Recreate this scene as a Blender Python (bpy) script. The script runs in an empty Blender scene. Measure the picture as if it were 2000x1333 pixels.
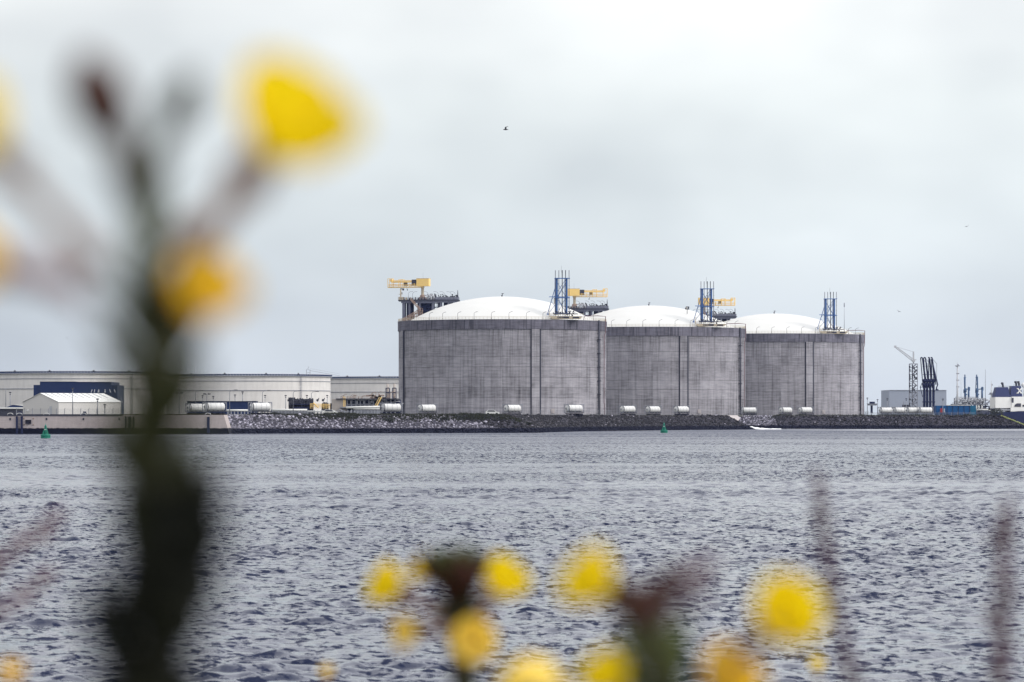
import bpy, math, random
import numpy as np
from mathutils import Vector, Matrix
random.seed(7); RNG = np.random.default_rng(11)
rad = math.radians; PI = math.pi
SC = bpy.context.scene; COL = SC.collection
# ------------------------------------------------------------------ camera numbers
F = 7232.0          # focal length in photo pixels (2000 wide)
CX, HY = 1000.0, 816.0
H = 4.3             # eye above the water
GZ = 5.2            # level of the land
def at(px, py, D): return Vector(((px-CX)/F*D, D, H+(HY-py)/F*D))
def xat(px, D): return (px-CX)/F*D
def zat(py, D): return H+(HY-py)/F*D

# ------------------------------------------------------------------ mesh builder
class MB:
    def __init__(s): s.v=[]; s.f=[]; s.sm=[]; s.uv=None
    def add(s, vs, fs, smooth=False):
        b=len(s.v); s.v += [tuple(v) for v in vs]
        for f in fs: s.f.append(tuple(b+i for i in f)); s.sm.append(smooth)
        return s
    def box(s, c, d, rz=0, rot=None):
        c=Vector(c); hx,hy,hz=d[0]/2,d[1]/2,d[2]/2
        M = rot if rot is not None else Matrix.Rotation(rz,3,'Z')
        vs=[c+M@Vector((x*hx,y*hy,z*hz)) for x in(-1,1) for y in(-1,1) for z in(-1,1)]
        return s.add(vs,[(0,1,3,2),(4,6,7,5),(0,4,5,1),(2,3,7,6),(0,2,6,4),(1,5,7,3)])
    def box2(s, a, b):
        a=Vector(a); b=Vector(b)
        return s.box((a+b)/2,(abs(b.x-a.x),abs(b.y-a.y),abs(b.z-a.z)))
    def pbox(s, x0,x1,y0,y1,D,depth):        # a box given by the photo's outline of its front and its real distance and depth
        a=at(x0,y1,D); b=at(x1,y0,D); return s.box2((a.x,D,a.z),(b.x,D+depth,b.z))
    def frame(s, d):
        d=d.normalized(); u=d.cross(Vector((0,0,1)))
        if u.length<1e-4: u=Vector((1,0,0))
        u.normalize(); return u, d.cross(u).normalized()
    def tube(s, pts, r, n=6, cap=True, smooth=True):
        pts=[Vector(p) for p in pts]; rs = r if isinstance(r,(list,tuple)) else [r]*len(pts)
        vs=[]
        for i,p in enumerate(pts):
            d = (pts[min(i+1,len(pts)-1)]-pts[max(i-1,0)])
            if d.length<1e-9: d=Vector((0,0,1))
            u,w=s.frame(d)
            if i>0 and u.dot(pu)<0: u=-u; w=-w
            pu=u
            for k in range(n):
                a=2*PI*k/n; vs.append(p+(u*math.cos(a)+w*math.sin(a))*rs[i])
        fs=[(i*n+k,i*n+(k+1)%n,(i+1)*n+(k+1)%n,(i+1)*n+k) for i in range(len(pts)-1) for k in range(n)]
        s.add(vs,fs,smooth)
        if cap:
            b=len(s.v)-len(vs)
            s.f.append(tuple(b+k for k in range(n))[::-1]); s.sm.append(False)
            s.f.append(tuple(b+(len(pts)-1)*n+k for k in range(n))); s.sm.append(False)
        return s
    def beam(s, a, b, w):                    # square bar between two points
        return s.tube([a,b], w*0.7, 4, True, False)
    def lathe(s, prof, c=(0,0,0), n=32, a0=0, a1=2*PI, smooth=True, axis=None):
        c=Vector(c); full=abs(a1-a0-2*PI)<1e-6; m=n if full else n+1
        vs=[]
        for (r,z) in prof:
            for k in range(m):
                a=a0+(a1-a0)*k/n; p=Vector((r*math.cos(a),r*math.sin(a),z))
                if axis is not None: p=axis@p
                vs.append(c+p)
        fs=[(i*m+k,i*m+(k+1)%m,(i+1)*m+(k+1)%m,(i+1)*m+k) for i in range(len(prof)-1) for k in range(n)]
        return s.add(vs,fs,smooth)
    def prism(s, poly, y0, y1):              # poly of (x,z), extruded along y
        n=len(poly); vs=[(x,y0,z) for x,z in poly]+[(x,y1,z) for x,z in poly]
        fs=[tuple(range(n)),tuple(range(2*n-1,n-1,-1))]+[(i,i+n,(i+1)%n+n,(i+1)%n) for i in range(n)]
        return s.add(vs,fs)
    def ball(s, c, r, n=8, sz=(1,1,1), jit=0):
        c=Vector(c); vs=[]; m=max(4,n//2)
        for i in range(m+1):
            t=PI*i/m
            for k in range(n):
                a=2*PI*k/n; q=1+jit*(random.random()-.5)
                vs.append(c+Vector((math.sin(t)*math.cos(a)*sz[0],math.sin(t)*math.sin(a)*sz[1],math.cos(t)*sz[2]))*r*q)
        return s.add(vs,[(i*n+k,i*n+(k+1)%n,(i+1)*n+(k+1)%n,(i+1)*n+k) for i in range(m) for k in range(n)],True)

def link_mesh(name, mb, mat, parent=None, org=(0,0,0)):
    o=Vector(org)
    me=bpy.data.meshes.new(name)
    me.from_pydata([(v[0]-o.x,v[1]-o.y,v[2]-o.z) for v in mb.v],[],mb.f)
    me.polygons.foreach_set('use_smooth',mb.sm); me.materials.append(mat); me.update()
    ob=bpy.data.objects.new(name,me); COL.objects.link(ob)
    if parent is not None: ob.parent=parent
    else: ob.location=o
    return ob
def tag(o,label=None,cat=None,group=None,kind=None):
    if label: o['label']=label
    if cat: o['category']=cat
    if group: o['group']=group
    if kind: o['kind']=kind
    return o
class Thing:
    def __init__(s,name,label,cat,org,group=None,rz=0):
        s.o=bpy.data.objects.new(name,None); s.o.empty_display_size=.5; COL.objects.link(s.o)
        s.org=Vector(org); s.o.location=s.org; s.o.rotation_euler=(0,0,rz); tag(s.o,label,cat,group)
    def part(s,name,mb,mat,parent=None,label=None,local=False):
        ob=link_mesh(name,mb,mat,parent or s.o,(0,0,0) if local else s.org)
        if label: ob['label']=label
        return ob
def solo(name,mb,mat,label,cat,org,group=None): return tag(link_mesh(name,mb,mat,None,org),label,cat,group)
def struct(name,mb,mat,kind='structure'): return tag(link_mesh(name,mb,mat),kind=kind)
def copy_thing(src,loc,rz=None,label=None,group=None):
    r=src.copy(); COL.objects.link(r); r.location=loc
    if rz is not None: r.rotation_euler=(0,0,rz)
    if label: r['label']=label
    if group: r['group']=group
    for c in list(src.children):
        d=c.copy(); COL.objects.link(d); d.parent=r
        for g in c.children:
            e=g.copy(); COL.objects.link(e); e.parent=d
    return r

# ------------------------------------------------------------------ materials
class NT:
    def __init__(s,name):
        s.m=bpy.data.materials.new(name); s.m.use_nodes=True; s.t=s.m.node_tree; s.n=s.t.nodes; s.l=s.t.links
        s.b=s.n['Principled BSDF']; s.b.inputs['Specular IOR Level'].default_value=.18
    def nd(s,t,**k):
        x=s.n.new(t)
        for a,b in k.items(): setattr(x,a,b)
        return x
    def set(s,sock,v):
        if isinstance(v,bpy.types.NodeSocket): s.l.new(v,sock)
        elif v is not None: sock.default_value=v
    def math(s,op,a,b=None,c=None,clamp=False):
        x=s.nd('ShaderNodeMath',operation=op,use_clamp=clamp); s.set(x.inputs[0],a)
        if b is not None: s.set(x.inputs[1],b)
        if c is not None: s.set(x.inputs[2],c)
        return x.outputs[0]
    def vmath(s,op,a,b=None):
        x=s.nd('ShaderNodeVectorMath',operation=op); s.set(x.inputs[0],a)
        if b is not None: s.set(x.inputs[1],b)
        return x.outputs[0]
    def mapr(s,v,a,b,c,d,smooth=False):
        x=s.nd('ShaderNodeMapRange'); x.interpolation_type='SMOOTHSTEP' if smooth else 'LINEAR'
        s.set(x.inputs[0],v)
        for i,q in enumerate((a,b,c,d)): s.set(x.inputs[i+1],q)
        return x.outputs[0]
    def noise(s,vec,scale,detail=3,rough=.55,col=False):
        x=s.nd('ShaderNodeTexNoise'); s.set(x.inputs['Vector'],vec); x.inputs['Scale'].default_value=scale
        x.inputs['Detail'].default_value=detail; x.inputs['Roughness'].default_value=rough
        return x.outputs['Color' if col else 'Fac']
    def mix(s,f,a,b):
        x=s.nd('ShaderNodeMix',data_type='RGBA'); s.set(x.inputs[0],f)
        s.set(x.inputs[6],a if isinstance(a,bpy.types.NodeSocket) else (*a,1) if len(a)==3 else a)
        s.set(x.inputs[7],b if isinstance(b,bpy.types.NodeSocket) else (*b,1) if len(b)==3 else b)
        return x.outputs[2]
    def coords(s,kind='Object'): return s.nd('ShaderNodeTexCoord').outputs[kind]
    def pos(s): return s.nd('ShaderNodeNewGeometry').outputs['Position']
    def comb(s,x,y,z):
        c=s.nd('ShaderNodeCombineXYZ'); s.set(c.inputs[0],x); s.set(c.inputs[1],y); s.set(c.inputs[2],z); return c.outputs[0]
    def sep(s,v):
        c=s.nd('ShaderNodeSeparateXYZ'); s.set(c.inputs[0],v); return c.outputs
def mat(name,c,rough=.6,var=.18,scale=1.2,metal=0.0,dirt=None,stretch=(1,1,1)):
    t=NT(name); v=t.vmath('MULTIPLY',t.coords(),stretch)
    n1=t.noise(v,scale,4); n2=t.noise(v,scale*7,3)
    k=t.math('MULTIPLY_ADD',t.math('ADD',n1,n2),var,1-var)
    d=dirt or tuple(q*.45 for q in c)
    col=t.mix(t.mapr(t.noise(v,scale*.6,5,.7),.52,.75,0,var*1.6),c,d)
    hs=t.vmath('MULTIPLY',col,t.comb(k,k,k)); t.set(t.b.inputs['Base Color'],hs)
    t.b.inputs['Roughness'].default_value=rough; t.b.inputs['Metallic'].default_value=metal
    return t.m
M={}
M['white_paint']=mat('white_paint',(.70,.70,.68),.45,.06,.8)
M['tank_white']=mat('tank_white',(.68,.68,.67),.35,.10,.7,stretch=(1,1,.5))
M['yellow_paint']=mat('yellow_paint',(.86,.60,.22),.5,.10)
M['cream_rail']=mat('cream_rail',(.50,.43,.32),.6,.2)
M['rust_pipe']=mat('rust_pipe',(.16,.09,.10),.6,.2)
M['rust_steel']=mat('rust_steel',(.30,.22,.18),.7,.3,2)
M['blue_steel']=mat('blue_steel',(.075,.17,.42),.5,.15)
M['platform_steel']=mat('platform_steel',(.13,.14,.19),.6,.25)
M['navy_steel']=mat('navy_steel',(.014,.020,.062),.5,.15)
M['navy_clad']=mat('navy_clad',(.012,.026,.088),.5,.12,.4,stretch=(3,3,.3))
M['dark_steel']=mat('dark_steel',(.05,.052,.07),.55,.2)
M['grey_steel']=mat('grey_steel',(.25,.26,.30),.5,.2)
M['light_steel']=mat('light_steel',(.48,.49,.52),.5,.15)
M['grey_concrete']=mat('grey_concrete',(.30,.29,.30),.85,.25,.5)
M['pale_concrete']=mat('pale_concrete',(.42,.38,.38),.85,.25,.4)
M['brown_shed']=mat('brown_shed',(.40,.36,.33),.8,.15,.4)
M['green_buoy']=mat('green_buoy',(.012,.16,.11),.45,.2)
M['rubber']=mat('rubber',(.015,.015,.025),.8,.2)
M['yellow_moss']=mat('yellow_moss',(.30,.33,.14),.9,.3,2)
M['shrub']=mat('shrub',(.05,.055,.05),.9,.3)
M['red']=mat('red_paint',(.32,.05,.06),.6,.2)
M['bird']=mat('bird_dark',(.03,.03,.04),.8,.1)

# concrete of the storage tanks: form panels, lift joints, stains (UV in metres round the wall)
def concrete(name, base, drip, bands):
    t=NT(name); uv=t.coords('UV'); s=t.sep(uv); u,v=s[0],s[1]
    oi=t.nd('ShaderNodeObjectInfo'); off=t.math('MULTIPLY',oi.outputs['Random'],53.0)
    def line(x,step,w):
        f=t.math('ABSOLUTE',t.math('SUBTRACT',t.math('FRACT',t.math('DIVIDE',x,step)),.5))
        return t.math('GREATER_THAN',f,.5-w/step/2)
    cell=t.comb(t.math('FLOOR',t.math('DIVIDE',u,3.25)),t.math('FLOOR',t.math('DIVIDE',v,4.05)),off)
    wn=t.nd('ShaderNodeTexWhiteNoise'); t.set(wn.inputs['Vector'],cell)
    lift=t.nd('ShaderNodeTexWhiteNoise'); t.set(lift.inputs['Vector'],t.comb(3.0,t.math('FLOOR',t.math('DIVIDE',v,4.05)),off))
    streak=t.noise(t.comb(t.math('MULTIPLY',u,1.0),t.math('MULTIPLY',v,.035),off),.9,5,.65)
    fine=t.noise(t.comb(t.math('MULTIPLY',u,.16),t.math('MULTIPLY',v,1.5),off),1.3,4,.7)
    blot=t.noise(t.comb(t.math('MULTIPLY',u,.12),t.math('MULTIPLY',v,.10),off),1.0,5,.6)
    k=t.math('ADD',.80,t.math('MULTIPLY',t.math('SUBTRACT',wn.outputs[0],.5),.12))
    k=t.math('ADD',k,t.math('MULTIPLY',t.math('SUBTRACT',lift.outputs[0],.5),.16))
    k=t.math('ADD',k,t.math('MULTIPLY',t.math('SUBTRACT',streak,.5),1.6))
    k=t.math('ADD',k,t.math('MULTIPLY',t.math('SUBTRACT',fine,.5),.95))
    k=t.math('ADD',k,t.math('MULTIPLY',t.math('SUBTRACT',blot,.5),.95))
    # run-off from the rim: darker towards the top where the streaks are strong
    top=t.mapr(v,8,37,0,drip); wet=t.mapr(streak,.50,.62,0,1)
    k=t.math('MULTIPLY',k,t.math('SUBTRACT',1,t.math('MULTIPLY',top,wet)))
    if bands:
        ln=t.math('MULTIPLY',line(u,3.25,.16),.22); l2=t.math('MULTIPLY',line(v,4.05,.22),t.mapr(lift.outputs[0],.2,.9,.05,.42)); l3=t.math('MULTIPLY',line(v,1.35,.16),.10)
    else:
        ln=t.math('MULTIPLY',line(u,3.25,.22),.30); l2=0.0; l3=t.math('MULTIPLY',line(v,1.7,.14),.10)
    k=t.math('MULTIPLY',k,t.math('SUBTRACT',1,t.math('ADD',ln,t.math('ADD',l2,l3))))
    k=t.math('MAXIMUM',k,.22)
    t.set(t.b.inputs['Base Color'],t.vmath('MULTIPLY',(*base,),t.comb(k,k,k)))
    t.b.inputs['Roughness'].default_value=.85
    return t.m
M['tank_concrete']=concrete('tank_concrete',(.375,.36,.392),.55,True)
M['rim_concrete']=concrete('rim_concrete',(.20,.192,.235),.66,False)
def quay_concrete():
    t=NT('quay_concrete'); p=t.sep(t.pos()); x,z=p[0],p[2]
    st=t.noise(t.comb(t.math('MULTIPLY',x,.9),0.0,t.math('MULTIPLY',z,.25)),1.2,5,.65)
    hz=t.noise(t.comb(t.math('MULTIPLY',x,.15),0.0,t.math('MULTIPLY',z,2.2)),1.6,4,.65)
    k=t.math('ADD',.55,t.math('MULTIPLY',t.math('ADD',st,hz),.45))
    edge=t.math('ADD',z,t.math('MULTIPLY',t.math('SUBTRACT',t.noise(t.comb(x,0.0,0.0),.8,4),.5),.7))
    wet=t.mapr(edge,1.42,1.62,1,0)
    c=t.vmath('MULTIPLY',(.44,.385,.375),t.comb(k,k,k))
    t.set(t.b.inputs['Base Color'],t.mix(wet,c,(.002,.003,.013))); t.b.inputs['Roughness'].default_value=.85
    return t.m
M['quay']=quay_concrete()
def ground_mat():
    t=NT('shore_ground'); z=t.sep(t.pos())[2]; n=t.noise(t.pos(),.35,5,.7); k=t.mapr(n,.3,.7,.5,1.4)
    c=t.vmath('MULTIPLY',(.045,.043,.058),t.comb(k,k,k))
    g=t.mapr(t.math('ADD',z,t.math('MULTIPLY',n,1.2)),5.1,5.6,0,1)
    c=t.mix(g,c,(.055,.058,.048)); wet=t.mapr(z,1.1,1.5,1,0)
    t.set(t.b.inputs['Base Color'],t.mix(wet,c,(.002,.003,.013))); t.b.inputs['Roughness'].default_value=.95
    return t.m
M['ground']=ground_mat()
def rock_mat():
    t=NT('riprap_rock'); z=t.sep(t.pos())[2]
    a=t.nd('ShaderNodeAttribute'); a.attribute_name='tone'; k=a.outputs['Fac']
    n=t.noise(t.pos(),2.5,3); kk=t.math('MULTIPLY',k,t.mapr(n,.3,.7,.7,1.3))
    c=t.vmath('MULTIPLY',(.92,.88,1.06),t.comb(kk,kk,kk))
    wet=t.mapr(z,1.25,1.6,1,0)
    t.set(t.b.inputs['Base Color'],t.mix(wet,c,(.002,.003,.013))); t.b.inputs['Roughness'].default_value=.9
    return t.m
M['rock']=rock_mat()
def leaf_mat(name,c,tr,rough=.6,tmix=.35):
    t=NT(name); n=t.noise(t.coords(),25.0,3); k=t.mapr(n,.3,.7,.8,1.2)
    col=t.vmath('MULTIPLY',c,t.comb(k,k,k)); t.set(t.b.inputs['Base Color'],col); t.b.inputs['Roughness'].default_value=rough
    tb=t.nd('ShaderNodeBsdfTranslucent'); t.set(tb.inputs['Color'],(*tr,1)); mx=t.nd('ShaderNodeMixShader'); mx.inputs[0].default_value=tmix
    t.l.new(t.b.outputs[0],mx.inputs[1]); t.l.new(tb.outputs[0],mx.inputs[2]); t.l.new(mx.outputs[0],t.n['Material Output'].inputs[0])
    return t.m
M['petal']=leaf_mat('petal_yellow',(.98,.76,.01),(.98,.74,.005),.6,.45)
M['petal_orange']=leaf_mat('petal_orange',(.97,.66,.05),(.97,.60,.03),.6,.45)
M['petal_cream']=leaf_mat('petal_cream',(.97,.74,.14),(.97,.66,.08),.6,.4)
M['leaf_dark']=leaf_mat('leaf_dark',(.040,.042,.020),(.04,.05,.012),.6,.25)  # green darkened in the colour for leaves seen against the bright sky
M['leaf_green']=leaf_mat('leaf_green',(.085,.10,.035),(.08,.11,.025),.6,.3)
M['stem_dark']=leaf_mat('stem_dark',(.030,.030,.016),(.02,.02,.01),.6,.05)
M['stem_green']=leaf_mat('stem_green',(.07,.08,.035),(.05,.07,.02),.6,.1)
M['tube_pink']=leaf_mat('flower_tube_pink',(.30,.17,.12),(.34,.18,.10),.6,.3)
M['bud_red']=leaf_mat('bud_red',(.055,.022,.016),(.06,.02,.015),.6,.1)
M['seed_mauve']=leaf_mat('seed_head_mauve',(.17,.11,.13),(.16,.1,.1),.8,.3)
M['seed_rose']=leaf_mat('seed_head_rose',(.26,.15,.17),(.24,.13,.14),.8,.3)
M['seed_pink']=leaf_mat('seed_head_pink',(.40,.24,.24),(.4,.22,.2),.8,.3)
M['grass']=leaf_mat('crest_grass',(.046,.050,.040),(.04,.045,.02),.9,.2)

# ------------------------------------------------------------------ world: overcast sky
W=bpy.data.worlds.new('World'); SC.world=W; W.use_nodes=True
wt=NT.__new__(NT); wt.t=W.node_tree; wt.n=wt.t.nodes; wt.l=wt.t.links
bg=wt.n['Background']
SUN_EL, SUN_AZ = 33, 72           # azimuth from the direction behind the camera towards the right
sky=wt.nd('ShaderNodeTexSky',sky_type='NISHITA'); sky.sun_disc=False
sky.sun_elevation=rad(SUN_EL); sky.sun_rotation=rad(180-SUN_AZ)
dirv=wt.coords('Generated'); dz=wt.sep(dirv)
cr=wt.nd('ShaderNodeValToRGB')
wt.l.new(wt.math('MAXIMUM',dz[2],0.0),cr.inputs[0])
els=cr.color_ramp.elements
for i,(p,c) in enumerate([(0,(.60,.66,.735)),(.025,(.65,.715,.785)),(.055,(.765,.83,.87)),(.085,(.88,.935,.95)),(.115,(.97,1.0,1.01)),(.25,(1.17,1.19,1.26)),(1,(1.85,1.85,1.85))]):
    e=els[i] if i<2 else els.new(p)
    e.position=p; e.color=(*c,1)
v2=wt.vmath('MULTIPLY',dirv,(1,1,1.8))
c1=wt.noise(wt.vmath('ADD',v2,(3.3,1.7,.4)),9.0,3,.45); c2=wt.noise(wt.vmath('ADD',v2,(8.1,.2,2.0)),22.0,3,.5)
cl=wt.math('ADD',wt.mapr(c1,.35,.65,-.15,.15),wt.mapr(c2,.3,.7,-.02,.02))
kk=wt.math('ADD',1.0,cl)
cloud=wt.vmath('MULTIPLY',cr.outputs[0],wt.comb(kk,wt.math('ADD',1.0,wt.math('MULTIPLY',cl,.95)),wt.math('ADD',1.0,wt.math('MULTIPLY',cl,.85))))
side_=wt.math('MULTIPLY_ADD',dz[0],.34,1.01)      # brighter cloud on the side of the hidden sun
cloud=wt.vmath('MULTIPLY',cloud,wt.comb(side_,side_,side_))
nis=wt.vmath('MULTIPLY',sky.outputs[0],(.1,.1,.1))
fin=wt.mix(.93,nis,cloud)       # the cloud deck covers nearly all of the clear sky
wt.l.new(fin,bg.inputs[0]); bg.inputs[1].default_value=1.0
sun=bpy.data.lights.new('sun','SUN'); sun.energy=1.5; sun.angle=rad(14); sun.color=(1,.95,.88)
so=bpy.data.objects.new('sun',sun); COL.objects.link(so)
sd=Vector((math.sin(rad(SUN_AZ))*math.cos(rad(SUN_EL)),-math.cos(rad(SUN_AZ))*math.cos(rad(SUN_EL)),math.sin(rad(SUN_EL))))
so.rotation_euler=sd.to_track_quat('Z','Y').to_euler()

# ------------------------------------------------------------------ camera
cam=bpy.data.cameras.new('camera'); co=bpy.data.objects.new('camera',cam); COL.objects.link(co); SC.camera=co
co.location=(0,0,H); co.rotation_euler=(rad(90),0,0)
cam.sensor_width=36; cam.lens=F/2000*36; cam.shift_y=(HY-666.5)/2000; cam.clip_start=.05; cam.clip_end=20000
cam.dof.use_dof=True; cam.dof.focus_distance=1400; cam.dof.aperture_fstop=5.6
vs=SC.view_settings; vs.view_transform='Standard'; vs.look='None'; vs.exposure=0; vs.gamma=1

# ------------------------------------------------------------------ water
def build_water():
    ys=[44.0]
    while ys[-1]<1402:
        y=ys[-1]; ys.append(y+(.105 if y<110 else 0.105*(y/110)**1.25))
    ys=np.array(ys); dy=np.gradient(ys); nc=860
    u=np.linspace(-.172,.172,nc)
    Y=np.repeat(ys[:,None],nc,1); X=u[None,:]*ys[:,None]; Z=np.zeros_like(X)
    def vnoise(x,y,seed):
        r=np.random.default_rng(seed); T=r.random((256,256)); xi=np.floor(x).astype(int); yi=np.floor(y).astype(int)
        fx=x-xi; fy=y-yi; fx=fx*fx*(3-2*fx); fy=fy*fy*(3-2*fy)
        a=T[xi%256,yi%256];b=T[(xi+1)%256,yi%256];c=T[xi%256,(yi+1)%256];d=T[(xi+1)%256,(yi+1)%256]
        return a+(b-a)*fx+(c-a)*fy+(a-b-c+d)*fx*fy
    patch=.72+.55*vnoise(X/70+9,Y/14+3,1)*vnoise(X/25+1,Y/9+3,2)*2
    chop=.45+1.1*vnoise(X/3.1,Y/3.7,5)
    lam=np.geomspace(.42,7.5,64)
    for i,L in enumerate(lam):
        th=rad(-100)+RNG.normal(0,.75); k=2*PI/L
        A=.0064*L**.62*(0.15 if L>3.2 else .42 if L>1.9 else 1)
        row=1/(1+np.exp(-(L/(dy*3.2)-1)*5)); col=1/(1+np.exp(-(L/(.4*ys/nc*2.5)-1)*6))
        amp=A*row*col; sel=amp>A*.02
        ph=k*(X[sel]*math.cos(th)+Y[sel]*math.sin(th))+RNG.random()*6.28
        Z[sel]+=amp[sel,None]*np.sin(ph)*(chop[sel] if L<2.2 else 1)
    Z*=patch; Z+=3.0*np.maximum(Z,0)**2
    Z*=np.clip((1400-Y)/60,0,1)
    n=len(ys); co_=np.stack([X,Y,Z],-1).reshape(-1,3)
    # skirts: flat water left, right, near and far
    idx=np.arange(n*nc).reshape(n,nc)
    q=np.stack([idx[:-1,:-1],idx[:-1,1:],idx[1:,1:],idx[1:,:-1]],-1).reshape(-1,4)
    ext=[]; 
    sk=[(-3500,9,0),(-3500,ys[0],0),(3500,ys[0],0),(3500,9,0),(-3500,ys[-1],0),(3500,ys[-1],0),(-3500,6500,0),(3500,6500,0)]
    b=len(co_); verts=np.concatenate([co_,np.array(sk,float)])
    f4=[q, np.array([[b,b+3,b+2,b+1],[b+4,b+5,b+7,b+6]])]
    # side skirts, strip by strip so they share the edge
    L_=idx[:,0]; R_=idx[:,-1]
    side=[]; vs2=[]; steps=list(range(0,n,40))+[n-1]
    for a,c in zip(steps[:-1],steps[1:]):
        pass
    f=np.concatenate(f4)
    me=bpy.data.meshes.new('water'); me.vertices.add(len(verts)); me.vertices.foreach_set('co',verts.ravel())
    me.loops.add(f.size); me.loops.foreach_set('vertex_index',f.ravel().astype(np.int32))
    me.polygons.add(len(f)); me.polygons.foreach_set('loop_start',np.arange(0,f.size,4,dtype=np.int32))
    me.polygons.foreach_set('use_smooth',np.ones(len(f),bool)); me.update(calc_edges=True)
    # side sheets
    o=bpy.data.objects.new('water',me); COL.objects.link(o); me.materials.append(M['water']); tag(o,kind='structure')
    mb=MB(); ya,yb=float(ys[0]),float(ys[-1])
    mb.add([(-3500,ya,0),(-.172*ya,ya,0),(-.172*yb,yb,0),(-3500,yb,0)],[(0,1,2,3)],True)
    mb.add([(3500,ya,0),(3500,yb,0),(.172*yb,yb,0),(.172*ya,ya,0)],[(0,1,2,3)],True)
    struct('water_side',mb,M['water'])
def water_mat():
    t=NT('sea_water'); p=t.pos(); s=t.sep(p); x,y=s[0],s[1]
    def slope(sx,sy,ax,ay,seed,det=2):
        c=t.noise(t.comb(t.math('MULTIPLY_ADD',x,sx,seed),t.math('MULTIPLY',y,sy),seed),1.0,det,.55,col=True)
        q=t.sep(c); return t.math('MULTIPLY',t.math('SUBTRACT',q[0],.5),ax),t.math('MULTIPLY',t.math('SUBTRACT',q[1],.5),ay)
    near=t.mapr(y,60,420,1,.3); far=t.mapr(y,110,500,.0,1,True); vfar=t.mapr(y,350,900,0,1)
    a=slope(4.6,2.6,.40,.50,3.1,3)
    def facet(sx,sy,lo,hi,A,seed,det=3):      # sparse steep faces turned towards the near shore
        n=t.noise(t.comb(t.math('MULTIPLY_ADD',x,sx,seed),t.math('MULTIPLY_ADD',x,.3*sy,t.math('MULTIPLY',y,sy)),seed),1.0,det,.6)
        return 0.0,t.mapr(n,lo,hi,.10,-A,True)
    b=facet(2.1,.55,.49,.62,.85,7.7,4); c=facet(1.5,.13,.48,.63,.55,1.3,4)
    d=facet(3.3,3.6,.515,.64,.68,4.4,4)
    calm=t.noise(t.comb(t.math('MULTIPLY',x,.006),t.math('MULTIPLY',y,.035),2.0),1.0,4,.55)
    calm2=t.noise(t.comb(t.math('MULTIPLY',x,.012),t.math('MULTIPLY',y,.011),5.0),1.0,3,.5)
    cal=t.mapr(t.math('MULTIPLY_ADD',calm2,.45,t.math('MULTIPLY',calm,.55)),.41,.58,.15,1.2,True)
    cal=t.math('MAXIMUM',cal,t.mapr(y,120,230,.8,.1))
    cal=t.math('MULTIPLY',cal,t.mapr(y,400,1100,1,.5))
    def comb2(i):
        v=t.math('ADD',t.math('MULTIPLY',a[i],near),t.math('ADD',t.math('MULTIPLY',b[i],far),t.math('ADD',t.math('MULTIPLY',c[i],vfar),t.math('MULTIPLY',d[i],near))))
        return t.math('MULTIPLY',v,cal)
    g=t.nd('ShaderNodeNewGeometry').outputs['Normal']
    nrm=t.vmath('NORMALIZE',t.vmath('ADD',g,t.comb(comb2(0),t.math('SUBTRACT',comb2(1),t.math('MULTIPLY',cal,.02)),0.0)))
    t.set(t.b.inputs['Normal'],nrm); t.b.inputs['Specular IOR Level'].default_value=.5
    foam_n=t.noise(t.comb(t.math('MULTIPLY',x,.05),t.math('MULTIPLY',y,.02),1.0),1.0,4)
    yy=t.math('SUBTRACT',y,t.math('MULTIPLY_ADD',foam_n,30,1262))
    foam=t.math('MULTIPLY',t.mapr(t.math('ABSOLUTE',yy),12,26,1,0),t.mapr(x,95,125,0,1))
    sh=t.math('MULTIPLY',t.mapr(y,1375,1388,0,1),t.mapr(x,80,90,0,1)); sh=t.math('MULTIPLY',sh,t.mapr(foam_n,.40,.5,.25,1))
    fm=t.math('MAXIMUM',foam,sh)
    t.set(t.b.inputs['Base Color'],t.mix(fm,(.005,.011,.042),(.78,.8,.82)))
    t.set(t.b.inputs['Roughness'],t.math('MAXIMUM',t.mapr(y,150,1100,.06,.34),t.mapr(fm,0,1,0,.8))); t.b.inputs['IOR'].default_value=1.24
    return t.m
M['water']=water_mat(); build_water()

# ------------------------------------------------------------------ shore: land rising from a broken waterline
QX=xat(452,973)
LINE=[(QX-6,979),(QX,983),(xat(620,1010),1008),(xat(850,1030),1026),(xat(1050,1047),1044),(xat(1075,1075),1080),(xat(1130,1150),1150),(xat(1240,1212),1212),
      (xat(1350,1290),1288),(xat(1476,1336),1336),(84,1362),(75,1422),(84,1432),(xat(1497,1394),1395),(xat(1750,1396),1394),(xat(2022,1396),1396),(195,1440),(184,1500),(184,1520)]
def seg_dist(X,Y):
    d=np.full(X.shape,1e9)
    for (ax,ay),(bx,by) in zip(LINE[:-1],LINE[1:]):
        vx,vy=bx-ax,by-ay; t=np.clip(((X-ax)*vx+(Y-ay)*vy)/(vx*vx+vy*vy),0,1)
        d=np.minimum(d,np.hypot(X-ax-t*vx,Y-ay-t*vy))
    return d
POLY=[(-700,979)]+LINE+[(184,1600),(-700,1600)]
def inside(X,Y):
    c=np.zeros(X.shape,bool); n=len(POLY)
    for i in range(n):
        x1,y1=POLY[i]; x2,y2=POLY[(i+1)%n]
        if y1==y2: continue
        m=((y1>Y)!=(y2>Y))&(X<(x2-x1)*(Y-y1)/(y2-y1)+x1); c^=m
    return c
def land_z(X,Y):
    d=seg_dist(X,Y); s=np.where(inside(X,Y),d,-d)
    z=np.clip(s*.50,-2.0,GZ-.35)
    return z+np.clip((s-10)/14,0,1)*.35
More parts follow.
